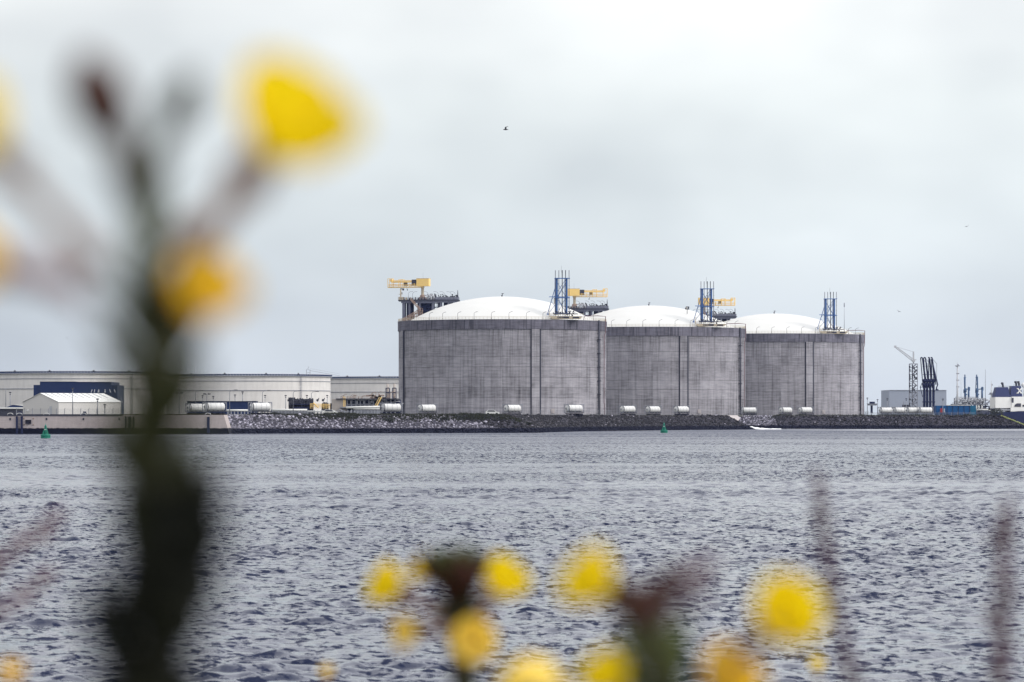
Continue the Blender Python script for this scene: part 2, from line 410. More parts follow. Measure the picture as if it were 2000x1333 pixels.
def grid_sheet(name,x0,x1,nx,y0,y1,ny,m):
    X,Y=np.meshgrid(np.linspace(x0,x1,nx),np.linspace(y0,y1,ny)); Z=land_z(X,Y)
    Z+=np.where(Z>-.5,(RNG.random(Z.shape)-.5)*.16,0)*np.clip((1490-Y)/20,0,1)
    v=np.stack([X,Y,Z],-1).reshape(-1,3); i=np.arange(nx*ny).reshape(ny,nx)
    f=np.stack([i[:-1,:-1],i[:-1,1:],i[1:,1:],i[1:,:-1]],-1).reshape(-1,4)
    mb=MB(); mb.v=[tuple(q) for q in v.tolist()]; mb.f=[tuple(q) for q in f.tolist()]; mb.sm=[True]*len(mb.f)
    return struct(name,mb,m)
grid_sheet('shore_ground',QX-4,236,320,981,1500,520,M['ground'])
mb=MB(); mb.add([(-3200,977,GZ),(QX-4,977,GZ),(QX-4,1500,GZ),(-3200,1500,GZ)],[(0,1,2,3)])
mb.add([(-3200,1500,GZ),(184,1500,GZ),(176,1800,GZ),(236,2560,GZ),(3200,2600,GZ),(3200,6400,GZ),(-3200,6400,GZ)],[tuple(range(7))])
mb.add([(184,1500,GZ),(184,1500,-2),(176,1800,-2),(176,1800,GZ)],[(0,1,2,3)]); mb.add([(176,1800,GZ),(176,1800,-2),(236,2560,-2),(236,2560,GZ)],[(0,1,2,3)])
struct('ground',mb,M['ground'])
# near bank under the camera, below the frame
NX,NY=60,50
X,Y=np.meshgrid(np.linspace(-12,12,NX),np.linspace(-6,15,NY)); Z=2.95-np.clip((Y-6.2)*.52,0,6)+RNG.random(X.shape)*.05
mb=MB(); i=np.arange(NX*NY).reshape(NY,NX); mb.v=[tuple(q) for q in np.stack([X,Y,Z],-1).reshape(-1,3).tolist()]
mb.f=[tuple(q) for q in np.stack([i[:-1,:-1],i[:-1,1:],i[1:,1:],i[1:,:-1]],-1).reshape(-1,4).tolist()]; mb.sm=[True]*len(mb.f)
struct('near_bank',mb,M['grass'])

# rocks of the sloping banks
def rocks():
    T=(1+5**.5)/2
    ico=np.array([(-1,T,0),(1,T,0),(-1,-T,0),(1,-T,0),(0,-1,T),(0,1,T),(0,-1,-T),(0,1,-T),(T,0,-1),(T,0,1),(-T,0,-1),(-T,0,1)])/1.9
    fc=np.array([(0,11,5),(0,5,1),(0,1,7),(0,7,10),(0,10,11),(1,5,9),(5,11,4),(11,10,2),(10,7,6),(7,1,8),(3,9,4),(3,4,2),(3,2,6),(3,6,8),(3,8,9),(4,9,5),(2,4,11),(6,2,10),(8,6,7),(9,8,1)])
    xs=RNG.uniform(QX-3,212,420000); ys=RNG.uniform(983,1440,420000)
    d=seg_dist(xs,ys); ins=inside(xs,ys); ok=ins&(d<11.0+RNG.normal(0,1.0,len(d)))
    xs,ys,d=xs[ok],ys[ok],d[ok]; 
    zs=land_z(xs,ys); n=len(xs); px=CX+xs/ys*F
    light=(px<955-(d-4)*14)&(ys<1060)                       # the pale tipped stone of the first bank
    light|=(xs>75)&(ys>1398)&(xs<100)
    tone=np.where(light,RNG.choice([.07,.15,.25,.38,.55],n,p=[.24,.30,.27,.15,.04]),RNG.choice([.014,.024,.045,.09,.40],n,p=[.36,.34,.2,.092,.008]))
    tone=tone*RNG.uniform(.8,1.2,n)
    sz=RNG.uniform(.20,.44,n)*np.where(RNG.random(n)<.04,1.7,1)
    V=ico[None]*(1+RNG.uniform(-.28,.28,(n,12,3))); V*=sz[:,None,None]*RNG.uniform(.6,1.25,(n,1,3))
    an=RNG.uniform(0,6.28,n); c,s_=np.cos(an)[:,None],np.sin(an)[:,None]
    Vx=V[:,:,0]*c-V[:,:,1]*s_; Vy=V[:,:,0]*s_+V[:,:,1]*c
    V=np.stack([Vx+xs[:,None],Vy+ys[:,None],V[:,:,2]*.8+zs[:,None]],-1).reshape(-1,3)
    f=(fc[None]+(np.arange(n)*12)[:,None,None]).reshape(-1,3)
    me=bpy.data.meshes.new('rocks'); me.vertices.add(len(V)); me.vertices.foreach_set('co',V.ravel())
    me.loops.add(f.size); me.loops.foreach_set('vertex_index',f.ravel().astype(np.int32)); me.polygons.add(len(f))
    me.polygons.foreach_set('loop_start',np.arange(0,f.size,3,dtype=np.int32)); me.update(calc_edges=True)
    a=me.attributes.new('tone','FLOAT','POINT'); a.data.foreach_set('value',np.repeat(tone,12).astype(np.float32))
    o=bpy.data.objects.new('rocks',me); COL.objects.link(o); me.materials.append(M['rock'])
    tag(o,'rough stones tipped on the sloping bank above the water','rocks',kind='stuff'); print('rocks',n)
rocks()
# grass and weeds on the crest
def crest_grass():
    mb=MB()
    for _ in range(5200):
        if random.random()<.75: px=random.uniform(545,1180); D0=np.interp(px,[545,850,1050,1130],[1003,1026,1044,1150])
        else: px=random.uniform(470,1990); D0=np.interp(px,[470,850,1050,1130,1240,1350,1400,1480,1990],[990,1026,1044,1150,1212,1288,1300,1400,1400])
        D=D0+random.uniform(8.5,15)+ (random.random()<.12)*random.uniform(-5,0); x=xat(px,D)
        z=float(land_z(np.array([x]),np.array([D]))[0])
        if z<3.0: continue
        h=random.uniform(.25,.75)*(1.5 if math.sin(px*.05)+math.sin(px*.021)>.8 else 1)
        for k in range(5):
            a=random.uniform(0,PI); w=random.uniform(.10,.25); dx=random.uniform(-.5,.5); e=random.uniform(-.3,.3)
            mb.add([(x+dx-w*math.cos(a),D-w*math.sin(a),z-.05),(x+dx+w*math.cos(a),D+w*math.sin(a),z-.05),(x+dx+e,D+e,z+h*random.uniform(.6,1))],[(0,1,2)])
    tag(struct('grass',mb,M['grass'],'stuff'),'low dull green weeds along the crest of the stone bank','grass')
crest_grass()

# ------------------------------------------------------------------ quay
def quay():
    t=Thing('quay_wall','long concrete quay wall with dark tide band and black fenders at the left shore','quay wall',(-130,973,0))
    y=973.0; mb=MB()
    mb.add([(-420,y,-2),(QX,y,-2),(QX-2,y,5.0),(-420,y,5.0)],[(0,1,2,3)])
    mb.add([(QX,y,-2),(QX,y+12,-2),(QX-2,y+12,5.0),(QX-2,y,5.0)],[(0,1,2,3)])
    mb.add([(-420,y,5.0),(QX-2,y,5.0),(QX-2,y+4.2,5.0),(-420,y+4.2,5.0)],[(0,1,2,3)])
    t.part('wall',mb,M['quay'])
    mb=MB(); mb.box2((-420,y-.12,4.72),(xat(240,y),y+.3,5.18)); t.part('coping',mb,M['dark_steel'])
    for px in (38,249,258,407):        # pile guides with ladders
        X=xat(px,y); m=MB(); w=.62 if px!=38 else .9
        m.box2((X-w,y-.35,.1),(X-w*.45,y-.02,4.6)); m.box2((X+w*.45,y-.35,.1),(X+w,y-.02,4.6))
        for k in range(11): m.box2((X-w*.44,y-.22,.5+k*.38),(X+w*.44,y-.14,.56+k*.38))
        if px==407: m=MB(); m.box2((X-.35,y-.4,.2),(X+.35,y-.02,4.5))
        t.part('ladder',m,M['navy_steel'])
    X=xat(55.5,y); m=MB(); m.box2((X-.75,y-.5,2.7),(X+.75,y-.02,3.7)); t.part('fender',m,M['rubber'])
    for px,py in ((47,818),(65,818),(47,830),(65,830)):
        m=MB(); c=at(px,py,y); m.lathe([(.0,-.12),(.19,-.1),(.19,.0)],c,10,axis=Matrix.Rotation(rad(-90),3,'X')); t.part('anchor_plate',m,M['rust_steel'])
    for px in (20,91,163,233):
        m=MB(); c=at(px,818.5,y); m.box2((c.x-.22,y-.1,c.z-.35),(c.x+.22,y-.01,c.z+.25)); t.part('recess_plate',m,M['dark_steel'])
    for px in (20,38,91,163,406):     # white hoops over the coping
        m=MB(); X=xat(px,y); pts=[(X+.75*math.cos(a)*(1),y-.1,5.05+.42*math.sin(a)-(.12 if k in(0,8) else 0)) for k,a in enumerate([PI*j/8 for j in range(9)])]
        m.tube(pts,.07,5); t.part('hoop',m,M['white_paint'])
    for px,w in ((39,1.2),(165,1.1)):
        m=MB(); X=xat(px,y+1); m.box2((X-w/2,y+.8,5.18),(X+w/2,y+1.8,5.5)); m.box2((X-w*.36,y+.9,5.5),(X+w*.36,y+1.6,5.9)); t.part('bollard',m,M['navy_steel'])
quay()

# ------------------------------------------------------------------ big concrete tanks
TANKS=[(-3.9,1500.0),(60.0,1620.0),(123.7,1745.0)]
TLAB=['nearest and largest domed concrete gas tank, leftmost of the three','middle domed concrete gas tank, partly hidden by the one to its left','farthest and smallest domed concrete gas tank, rightmost of the three']
R=42.0; RT=42.95
def cyl_wall(name,R,z0,z1,n,mat_,thing,a0=0,a1=2*PI,ztop=None):
    me=bpy.data.meshes.new(name); v=[];f=[]; full=abs(a1-a0-2*PI)<1e-6
    for k in range(n+1):
        a=a0+(a1-a0)*k/n; v+= [(R*math.sin(a),-R*math.cos(a),z0),(R*math.sin(a),-R*math.cos(a),z1)]
    f=[(2*k,2*k+2,2*k+3,2*k+1) for k in range(n)]
    me.from_pydata(v,[],f); uv=me.uv_layers.new(name='UVMap')
    for p in me.polygons:
        p.use_smooth=True; k=p.index
        for li,vi in zip(p.loop_indices,p.vertices):
            a=a0+(a1-a0)*(vi//2)/n; uv.data[li].uv=(a*R,v[vi][2])
    me.materials.append(mat_); o=bpy.data.objects.new(name,me); COL.objects.link(o); o.parent=thing; return o
def pol(phi,r,z): a=rad(phi); return Vector((r*math.sin(a),-r*math.cos(a),z))
def ring_boxes(mb,r,z0,z1,th,p0,p1):      # curved solid strip
    n=max(1,int(abs(p1-p0)/2)); vs=[]
    for k in range(n+1):
        p=p0+(p1-p0)*k/n
        vs+=[pol(p,r,z0),pol(p,r+th,z0),pol(p,r+th,z1),pol(p,r,z1)]
    fs=[(4*k+j,4*k+4+j,4*k+4+(j+1)%4,4*k+(j+1)%4) for k in range(n) for j in range(4)]+[(3,2,1,0),(4*n,4*n+1,4*n+2,4*n+3)]
    mb.add(vs,fs)
def dome_mat():
    t=NT('dome_white'); p=t.coords(); s=t.sep(p)
    ang=t.math('ARCTAN2',s[1],s[0]); f=t.math('ABSOLUTE',t.math('SUBTRACT',t.math('FRACT',t.math('MULTIPLY',ang,10/(2*PI))),.5))
    r=t.math('SQRT',t.math('ADD',t.math('MULTIPLY',s[0],s[0]),t.math('MULTIPLY',s[1],s[1])))
    seam=t.math('GREATER_THAN',t.math('MULTIPLY',f,r),t.math('SUBTRACT',t.math('MULTIPLY',.5,r),.035))
    cir=t.math('LESS_THAN',t.math('ABSOLUTE',t.math('SUBTRACT',r,22.0)),.12)
    k=t.math('MULTIPLY',t.math('MAXIMUM',seam,cir),.16); n=t.mapr(t.noise(p,.15,4),.4,.7,0,.08)
    t.set(t.b.inputs['Base Color'],t.mix(t.math('ADD',t.math('MULTIPLY',k,2.0),n),(.62,.62,.605),(.36,.34,.31))); t.b.inputs['Roughness'].default_value=.6
    return t.m
M['dome']=dome_mat()
def build_tank():
    t=Thing('gas_tank',TLAB[0],'storage tank',(TANKS[0][0],TANKS[0][1],0),'domed concrete storage tanks')
    cyl_wall('wall',R,4.6,39.3,180,M['tank_concrete'],t.o)
    # rim beam, proud of the wall, with its underside
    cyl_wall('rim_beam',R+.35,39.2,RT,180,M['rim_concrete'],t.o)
    mb=MB(); mb.lathe([(R,39.2),(R+.35,39.2)],(0,0,0),120); mb.lathe([(R+.42,RT),(R+.42,RT+.12),(R-1,RT+.12)],(0,0,0),160,smooth=False); mb.lathe([(R-1,RT+.12),(38.6,RT-.2)],(0,0,0),120)
    t.part('rim_walkway',mb,M['grey_concrete'],local=True)
    for ph in (18.15,-71.9,108):
        for _ in range(1):
            me=cyl_wall('buttress',R+.55,4.7,39.15,3,M['tank_concrete'],t.o,rad(ph-2.2),rad(ph+2.2))
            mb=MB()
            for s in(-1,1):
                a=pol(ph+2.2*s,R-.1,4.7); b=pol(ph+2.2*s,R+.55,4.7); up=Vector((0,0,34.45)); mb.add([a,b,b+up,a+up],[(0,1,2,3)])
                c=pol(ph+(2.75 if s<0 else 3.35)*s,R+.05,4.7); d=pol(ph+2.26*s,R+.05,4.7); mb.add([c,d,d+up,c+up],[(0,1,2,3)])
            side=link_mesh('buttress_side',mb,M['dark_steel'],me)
    prof=[]; Rs=76.0; zc=53.3-Rs
    for k in range(25):
        r=39.3*k/24; prof.append((max(r,.001),zc+math.sqrt(Rs*Rs-r*r)))
    mb=MB(); mb.lathe(prof[::-1],(0,0,0),160); t.part('dome',mb,M['dome'],local=True)
    mb=MB(); mb.tube([(0,0,53.1),(0,0,54.6)],.12,6); mb.box((.1,0,54.5),(.9,.3,.25)); mb.box((-.2,0,53.6),(.5,.4,.7)); t.part('vent_cap',mb,M['dark_steel'],local=True)
    # handrail round the rim
    mb=MB()
    for h in(.62,1.15): mb.tube([pol(p*2,R+.1,RT+h) for p in range(181)],.05,4,False)
    for p in range(0,360,2): mb.tube([pol(p,R+.1,RT),pol(p,R+.1,RT+1.18)],.045,4)
    t.part('handrail',mb,M['cream_rail'],local=True)
    for k in range(-6,7):
        if k in(-6,): continue
        ph=3.7+k*9.55
        mb=MB(); b=pol(ph,R-.4,RT); tp=b+Vector((0,0,2.5)); mb.tube([b,tp,tp+Vector((.45,0,.35)),tp+Vector((1.1,-.2,.6))],.07,5); mb.box(tp+Vector((1.2,-.2,.6)),(.5,.2,.12)); mb.box(b+Vector((0,0,.5)),(.22,.2,.4))
        t.part('lamp',mb,M['dark_steel'],local=True)
    # riser and drain pipe on the right flank
    mb=MB(); ph=64.8
    mb.tube([pol(ph,R+.75,4.8),pol(ph,R+.75,RT+.3)],.30,6); mb.tube([pol(ph+1.1,R+.9,4.8),pol(ph+1.1,R+.9,RT)],.12,5)
    for z in np.arange(6,42,1.6): mb.box(pol(ph,R+.5,z),(.5,.9,.12),rad(ph))
    for z in (13.5,19,24.5,30,35.5): mb.box(pol(ph+.4,R+.8,z),(1.3,1.1,.32),rad(ph))
    t.part('pipe_riser',mb,M['dark_steel'],local=True)
    mb=MB(); ph=74.8
    mb.tube([pol(ph-.1,R+.55,4.8),pol(ph-.1,R+.55,9.5),pol(ph-.8,R+.55,10.3),pol(ph-.8,R+.6,37.2),pol(ph+.6,R+.85,38.2),pol(ph+.6,R+.9,RT+2.0),pol(ph-4,R-1.5,RT+2.2),pol(ph-9,R-6,RT+2.0),pol(ph-9,R-6,RT+1.2)],.16,6)
    t.part('drain_pipe',mb,M['rust_pipe'],local=True)
    mb=MB(); mb.box(pol(28.4,R+.15,6.9),(1.5,.2,1.7),rad(28.4))
    t.part('wall_sign',mb,M['pale_concrete'],local=True)
    mb=MB(); 
    for k in range(-35,36):
        mb.tube([pol(k*2.2,R+2.6,4.9),pol(k*2.2,R+2.6,7.4)],.04,4)
    for h in (5.6,6.5,7.3): mb.tube([pol(k*2.2,R+2.6,h) for k in range(-35,36)],.025,4,False)
    t.part('base_fence',mb,M['grey_steel'],local=True)
    return t.o
tank0=build_tank()
for i in (1,2): copy_thing(tank0,(TANKS[i][0],TANKS[i][1],0),label=TLAB[i])

# ------------------------------------------------------------------ pump platform on each tank (local frame of the tank)
def build_platform():
    t=Thing('pump_platform','raised pump platform with stairs behind the dome of the nearest tank','platform',(TANKS[0][0],TANKS[0][1],0),'raised platforms behind the domes')
    L=lambda px: xat(px,1507)+3.9
    x0,x1,zd=L(778),L(898),52.1; y0,y1=4.0,16.0
    mb=MB(); mb.box2((x0,y0,zd-.32),(x1,y1,zd)); t.part('deck',mb,M['dark_steel'],local=True)
    mb=MB(); mb.box2((x0+1.2,y0+.6,zd-1.3),(L(850),y0+1.0,zd-.34)); mb.box2((L(850),y0+.5,zd-1.1),(x1-.4,y0+.9,zd+1.1)); t.part('girder',mb,M['platform_steel'],local=True)
    for px,w in ((788.5,.55),(800,.38),(820,.4),(846,.5),(861,.42),(876,.4)):
        for yy in (y0+.8,y1-1.2):
            mb=MB(); mb.box2((L(px)-w,yy,RT-.3),(L(px)+w,yy+2*w,zd-.34)); t.part('column',mb,M['platform_steel'],local=True)
    mb=MB(); mb.box2((L(795),y1-3,RT+1),(L(806),y1-2.5,zd-.8)); t.part('screen_panel',mb,M['navy_clad'],local=True)
    mb=MB(); mb.box2((L(866),y1-3,49),(L(885),y1-2.5,zd-.8)); t.part('screen_panel',mb,M['navy_clad'],local=True)
    mb=MB(); mb.box2((L(823),y0+2.5,RT+1),(L(843),y1-2.2,zd-.6))
    t.part('enclosure',mb,M['navy_clad'],local=True)
    mb=MB()
    for k in range(7): mb.beam((L(825),y0+2.3,46.3+k*.8),(L(842),y0+2.3,46.3+k*.8),.09)
    for k in range(34):
        xx=random.uniform(L(790),L(880)); mb.tube([(xx,y0+random.uniform(1.5,3),RT),(xx,y0+2,zd-.4)],random.choice([.12,.2,.32]),5)
    for k in range(22): z=random.uniform(45,51.4); xx=random.uniform(L(788),L(865)); mb.tube([(xx,y0+1.4,z),(xx+random.uniform(2,6),y0+1.4,z)],.16,5)
    t.part('pipework',mb,M['navy_steel'],local=True)
    # deck-top pumps, valves, hoods
    r=random.Random(3)
    for k in range(46):
        mb=MB(); xx=r.uniform(L(835),L(896)); yy=r.uniform(y0+.5,y0+9); h=r.uniform(.7,2.6)*(1 if xx<L(885) else .8)
        mb.tube([(xx,yy,zd),(xx,yy,zd+h)],r.choice([.06,.1,.16]),5); mb.box((xx,yy,zd+h),(r.uniform(.3,.8),r.uniform(.3,.6),r.uniform(.25,.6)))
        if r.random()<.4: mb.tube([(xx,yy,zd+h*.7),(xx+r.uniform(-1.6,1.6),yy,zd+h*.7)],.09,5)
        t.part('pump',mb,M['dark_steel'],local=True)
    mb=MB()
    for k in range(12):
        xx=L(783)+k*1.2; mb.box((xx,y0+1+r.random()*2,zd+.5),(r.uniform(.3,.8),.5,r.uniform(.5,1.3)))
    mb.box((L(783)+6.6,y0+2,zd+.1),(14.5,2.4,.2)); t.part('pump_skid',mb,M['dark_steel'],local=True)
    mb=MB()
    for px in (836,842,848): 
        c=Vector((L(px),y0+1.2,zd)); mb.tube([c,c+Vector((0,0,1.2)),c+Vector((-.25,0,1.7)),c+Vector((-.8,0,1.95)),c+Vector((-1.5,0,2.0))],.30,8)
    t.part('pipe_elbow',mb,M['light_steel'],local=True)
    for px in (798,806,836,856,868,881,889):
        b=Vector((L(px),y0+.4+(px%3),zd)); s=1 if px<810 else -1
        mb=MB(); mb.tube([b,b+Vector((0,0,2.6)),b+Vector((s*.3,0,3.1)),b+Vector((s*.9,0,3.4)),b+Vector((s*1.7,0,3.4))],.07,5); mb.box(b+Vector((s*1.6,0,3.4)),(.6,.25,.12)); t.part('lamp',mb,M['grey_steel'],local=True)
    mb=MB(); c=Vector((L(894),y0+3,zd-.5)); mb.tube([c,c+Vector((0,0,4.6))],[.28,.1],5)
    for k in range(6): mb.box(c+Vector((0,0,.8+k*.6)),(.9-.1*k,.5,.12))
    t.part('mast',mb,M['dark_steel'],local=True)
    mb=MB()
    for yy in (y0+.1,y1-.1):
        for h in(.55,1.1): mb.tube([(x0,yy,zd+h),(x1,yy,zd+h)],.04,4)
        xx=x0
        while xx<x1: mb.tube([(xx,yy,zd),(xx,yy,zd+1.1)],.04,4); xx+=1.3
    t.part('handrail',mb,M['grey_steel'],local=True)
    mb=MB(); a=Vector((L(783),y0+1,zd)); mb.box(a+Vector((0,0,2.2)),(.55,.55,4.4)); mb.box(a+Vector((.1,0,.6)),(2.0,1.2,1.2)); mb.box(a+Vector((0,0,2.3)),(1.6,.9,.15)); mb.box(a+Vector((2.2,0,.5)),(.7,.7,1.0))
    t.part('hose_reel',mb,M['cream_rail'],local=True)
    mb=MB(); mb.box(a+Vector((.6,0,4.5)),(1.6,.6,.35)); mb.box(a+Vector((1.0,0,4.1)),(.7,.4,.5)); mb.box(a+Vector((.3,0,2.8)),(.9,.5,.4)); t.part('floodlight',mb,M['dark_steel'],local=True)
    # stairs climbing from the rim: zig-zag with scaffold frames
    mb=MB(); yy=y0-1.2
    def flight(p,q):
        p=Vector(p); q=Vector(q); n=10
        for s in(-.45,.45):
            mb.beam(p+Vector((0,s,0)),q+Vector((0,s,0)),.26); mb.beam(p+Vector((0,s,1.0)),q+Vector((0,s,1.0)),.15); mb.beam(p+Vector((0,s,.5)),q+Vector((0,s,.5)),.10)
        for k in range(n+1):
            c=p.lerp(q,k/n); mb.box(c,(.35,.9,.05)); mb.beam(c+Vector((0,-.45,0)),c+Vector((0,-.45,1)),.12)
    flight((L(785),yy,RT+.2),(L(822),yy,RT+4.6)); flight((L(822),yy+1,RT+4.6),(L(802),yy+1,zd))
    for px in np.arange(785,826,3.6):
        zt=RT+.3+(px-785)/37*4.4; mb.beam((L(px),yy-.5,RT),(L(px),yy-.5,zt),.22); mb.beam((L(px),yy+.5,RT),(L(px),yy+.5,zt),.22)
    for z,a,b in ((RT+1.3,793,826),(RT+2.5,803,826),(RT+3.7,812,826)): mb.beam((L(a)-1,yy-.5,z),(L(b),yy-.5,z),.2)
    mb.box((L(823),yy,RT+4.6),(1.6,2,.1)); mb.beam((L(826),yy-.5,RT+1),(L(826),yy-.5,RT+5.7),.1); mb.beam((L(819),yy-.5,RT+5.7),(L(826),yy-.5,RT+5.7),.08)
    t.part('stairway',mb,M['rust_steel'],local=True)
    return t.o
pf0=build_platform()
copy_thing(pf0,(TANKS[1][0],TANKS[1][1],0),label='raised pump platform seen in the gap between the nearest dome and the middle dome')
copy_thing(pf0,(TANKS[2][0],TANKS[2][1],0),label='raised pump platform seen between the middle dome and the farthest dome')

# ------------------------------------------------------------------ yellow cantilever cranes on the platforms
def build_crane():
    lx=xat(825.2,1507)+3.9; zd=52.1
    t=Thing('gantry_crane','yellow service crane with its walkway boom pointing left over the nearest tank','crane',(TANKS[0][0]+lx,1508.5,zd),'yellow cranes on the tank platforms',rz=rad(-14))
    mb=MB(); mb.box((0,0,.35),(3.6,2.6,.7)); mb.box((0,0,1.0),(2.6,2.2,.6)); mb.lathe([(1.1,1.3),(1.1,1.9),(.62,2.3)],(0,0,0),12); t.part('pedestal',mb,M['rust_steel'],local=True)
    mb=MB(); mb.lathe([(.58,2.2),(.58,4.9),(.8,5.2),(.8,5.6)],(0,0,0),14); t.part('post',mb,M['cream_rail'],local=True)
    mb=MB(); mb.box((.35,0,7.25),(5.2,2.8,3.1)); ob=t.part('machine_house',mb,M['yellow_paint'],local=True)
    m2=MB(); m2.box((-3.3,0,7.2),(2.0,2.2,2.4)); link_mesh('hood',m2,M['dark_steel'],ob)
    m3=MB(); m3.box((.35,0,8.85),(5.3,2.9,.1)); link_mesh('roof_plate',m3,M['cream_rail'],ob)
    mb=MB()
    for s in(-.8,.8): mb.box((-8.3,s,7.55),(9.6,.22,.6)); mb.beam((-13.8,s,8.1),(-3,s,8.1),.14)
    mb.box((-13.1,0,8.1),(.8,1.8,1.0))
    t.part('boom',mb,M['yellow_paint'],local=True)
    mb=MB()
    mb.box((-7.0,0,5.25),(14.9,2.4,.16)); mb.box((-7,-1.2,5.4),(14.9,.06,.3))
    for yy in(-1.2,1.2):
        mb.beam((-14.4,yy,6.0),(-2,yy,6.0),.12); mb.beam((-14.4,yy,6.5),(-2,yy,6.5),.12)
        for x in(-14.4,-12.6,-9.8,-8,-5.2,-3.2): mb.beam((x,yy,5.3),(x,yy,8.9 if x in(-14.4,-12.6) else (8.5 if x in(-9.8,-8) else 6.9)),.17)
        mb.beam((-14.4,yy,8.9),(-12.6,yy,8.9),.1); mb.beam((-9.8,yy,8.5),(-8,yy,8.5),.1)
    t.part('walkway',mb,M['yellow_paint'],local=True)
    mb=MB(); mb.box((-7.2,0,6.7),(1.3,1.4,1.0)); mb.lathe([(.5,-.6),(.5,.6)],(-6.9,0,6.2),8,axis=Matrix.Rotation(rad(90),3,'X')); t.part('trolley',mb,M['dark_steel'],local=True)
    mb=MB(); mb.tube([(-6.6,0,5.2),(-6.6,0,4.6)],.06,4); mb.tube([(-6.6,0,4.6),(-6.3,0,4.3),(-6.5,0,4.0)],.14,5); t.part('hook',mb,M['dark_steel'],local=True)
    mb=MB(); mb.tube([(.2,0,8.8),(.2,0,11.2)],.03,4); t.part('antenna',mb,M['grey_steel'],local=True)
    return t.o,lx
cr0,clx=build_crane()
copy_thing(cr0,(TANKS[1][0]+clx,TANKS[1][1]+8.5,52.1),rz=rad(180),label='yellow service crane behind the gap between the nearest and middle domes, its boom pointing right')
copy_thing(cr0,(TANKS[2][0]+clx,TANKS[2][1]+8.5,52.1),rz=rad(183),label='yellow service crane half hidden behind the blue vent tower of the middle tank')

# ------------------------------------------------------------------ blue vent towers
def build_tower():
    t=Thing('vent_tower','tall blue steel vent tower on the front rim of the nearest tank','vent tower',(TANKS[0][0]+23.8,TANKS[0][1]-32,44.2),'blue vent towers on the tank rims')
    zb,zm,zt,zp=1.7,7.6,15.3,18.5
    for k,x in enumerate((-2.7,-1.33,0,1.33,2.72)):
        mb=MB(); mb.tube([(x,-.9,zb-.6),(x,-.9,zp-.35),(x+.02,-.9,zp)],.17 if k!=2 else .2,7)
        for z in (3,5.2,7.6,10,12.4,15.3): mb.box((x,-.9,z),(.5,.5,.1))
        t.part('vent_pipe',mb,M['grey_steel'] if k in(0,1,4) else M['dark_steel'],local=True)
    for x in (-2.15,1.72):
        mb=MB(); mb.box2((x-.42,-.4,zb-.4),(x+.42,.4,zt)); mb.beam((x-.75,-.55,zb),(x-.75,-.55,zt),.14); t.part('leg',mb,M['blue_steel'],local=True)
        mb=MB(); mb.box2((x-.3,2.0,zb-.8),(x+.3,2.6,zt-.1)); t.part('leg',mb,M['blue_steel'],local=True)
    for z in (zt,zm,zb-.3):
        mb=MB()
        for y in(-1.15,-.58,2.0): mb.box((0.0,y,z+.0),(6.1,.2,.26))
        for x in(-2.9,2.9): mb.box((x,.5,z),(.2,3.3,.2))
        t.part('ring_beam',mb,M['blue_steel'],local=True)
    mb=MB(); mb.beam((-5.2,-.3,zm+.35),(2.4,-.3,zm+.35),.2)
    for a,b,c,d in ((-1.7,zt-2,1.4,zm+.5),(1.4,zt-2.2,-1.7,zm+.5),(-1.7,zm,1.4,zb),(1.4,zm,-1.7,zb),(-1.7,zt-5,1.4,zt-.4)): mb.beam((a,.45,b),(c,.45,d),.13)
    for a,b in (((-2.2,2.3,zt-1),(1.7,2.3,zm)),((1.7,2.3,zt-1),(-2.2,2.3,zm)),((-2.2,2.3,zm),(1.7,2.3,zb))): mb.beam(a,b,.12)
    t.part('bracing',mb,M['navy_steel'] if False else M['blue_steel'],local=True)
    mb=MB(); foot=Vector((-5.8,3.5,1.2)); top=Vector((-2.7,.3,11.9)); mb.beam(foot,top,.26); mb.beam(foot+Vector((.3,0,.1)),(-2.9,.2,4.7),.16); mb.beam((-4.4,2.0,6.3),(-2.9,.2,4.2),.13); mb.beam((-4.3,1.9,6.6),(-2.8,.2,8.6),.13)
    mb.box(foot+Vector((0,0,-.1)),(1.0,1.0,.3)); t.part('stay',mb,M['blue_steel'],local=True)
    mb=MB(); mb.tube([(-.35,-.8,zp-1),(-.35,-.8,zp+1.8)],.035,4); t.part('antenna',mb,M['dark_steel'],local=True)
    mb=MB(); r=random.Random(5)
    mb.box((1.3,-.6,zb-.5),(9.6,3.4,.25))
    for k in range(34):
        x=r.uniform(-3.6,4.6); z=r.uniform(zb-1.2,zb+.6); mb.box((x,-1.6+r.random(),z),(r.uniform(.2,.7),.4,r.uniform(.2,.6)))
    for k in range(9): x=-3.4+k*.9; mb.tube([(x,-2,zb-1.5),(x,-2,zb+.2)],.07,5)
    t.part('valve_bank',mb,M['dark_steel'],local=True)
    mb=MB(); mb.prism([(-5.3,.35),(8.2,.2),(7.0,-.9),(-3.8,-.9)],-2.3,-1.6); mb.box((1.4,.2,-.3),(12,3.6,.25)); t.part('base_frame',mb,M['cream_rail'],local=True)
    mb=MB(); mb.box((.4,-2.34,-.25),(4.6,.06,.75)); mb.box((5.4,-2.34,-.3),(2.6,.06,.6)); t.part('base_opening',mb,M['dark_steel'],local=True)
    mb=MB()
    for h in(.8,1.3): mb.beam((-5.2,-2.2,h),(8.4,-2.2,h),.05)
    for k in range(13): mb.beam((-5.2+k*1.13,-2.2,.2),(-5.2+k*1.13,-2.2,1.35),.05)
    mb.beam((-5.2,-2,0),(-5.2,-2,2.9),.15); mb.box((-5.1,-2,1.1),(.4,.4,.7)); mb.beam((-5.2,-2,2.9),(-4.6,-2,3.2),.1)
    t.part('handrail',mb,M['cream_rail'],local=True)
    return t.o
tw0=build_tower()
copy_thing(tw0,(TANKS[1][0]+23.7,TANKS[1][1]-32,44.2),label='blue steel vent tower on the middle tank, in front of a yellow crane')
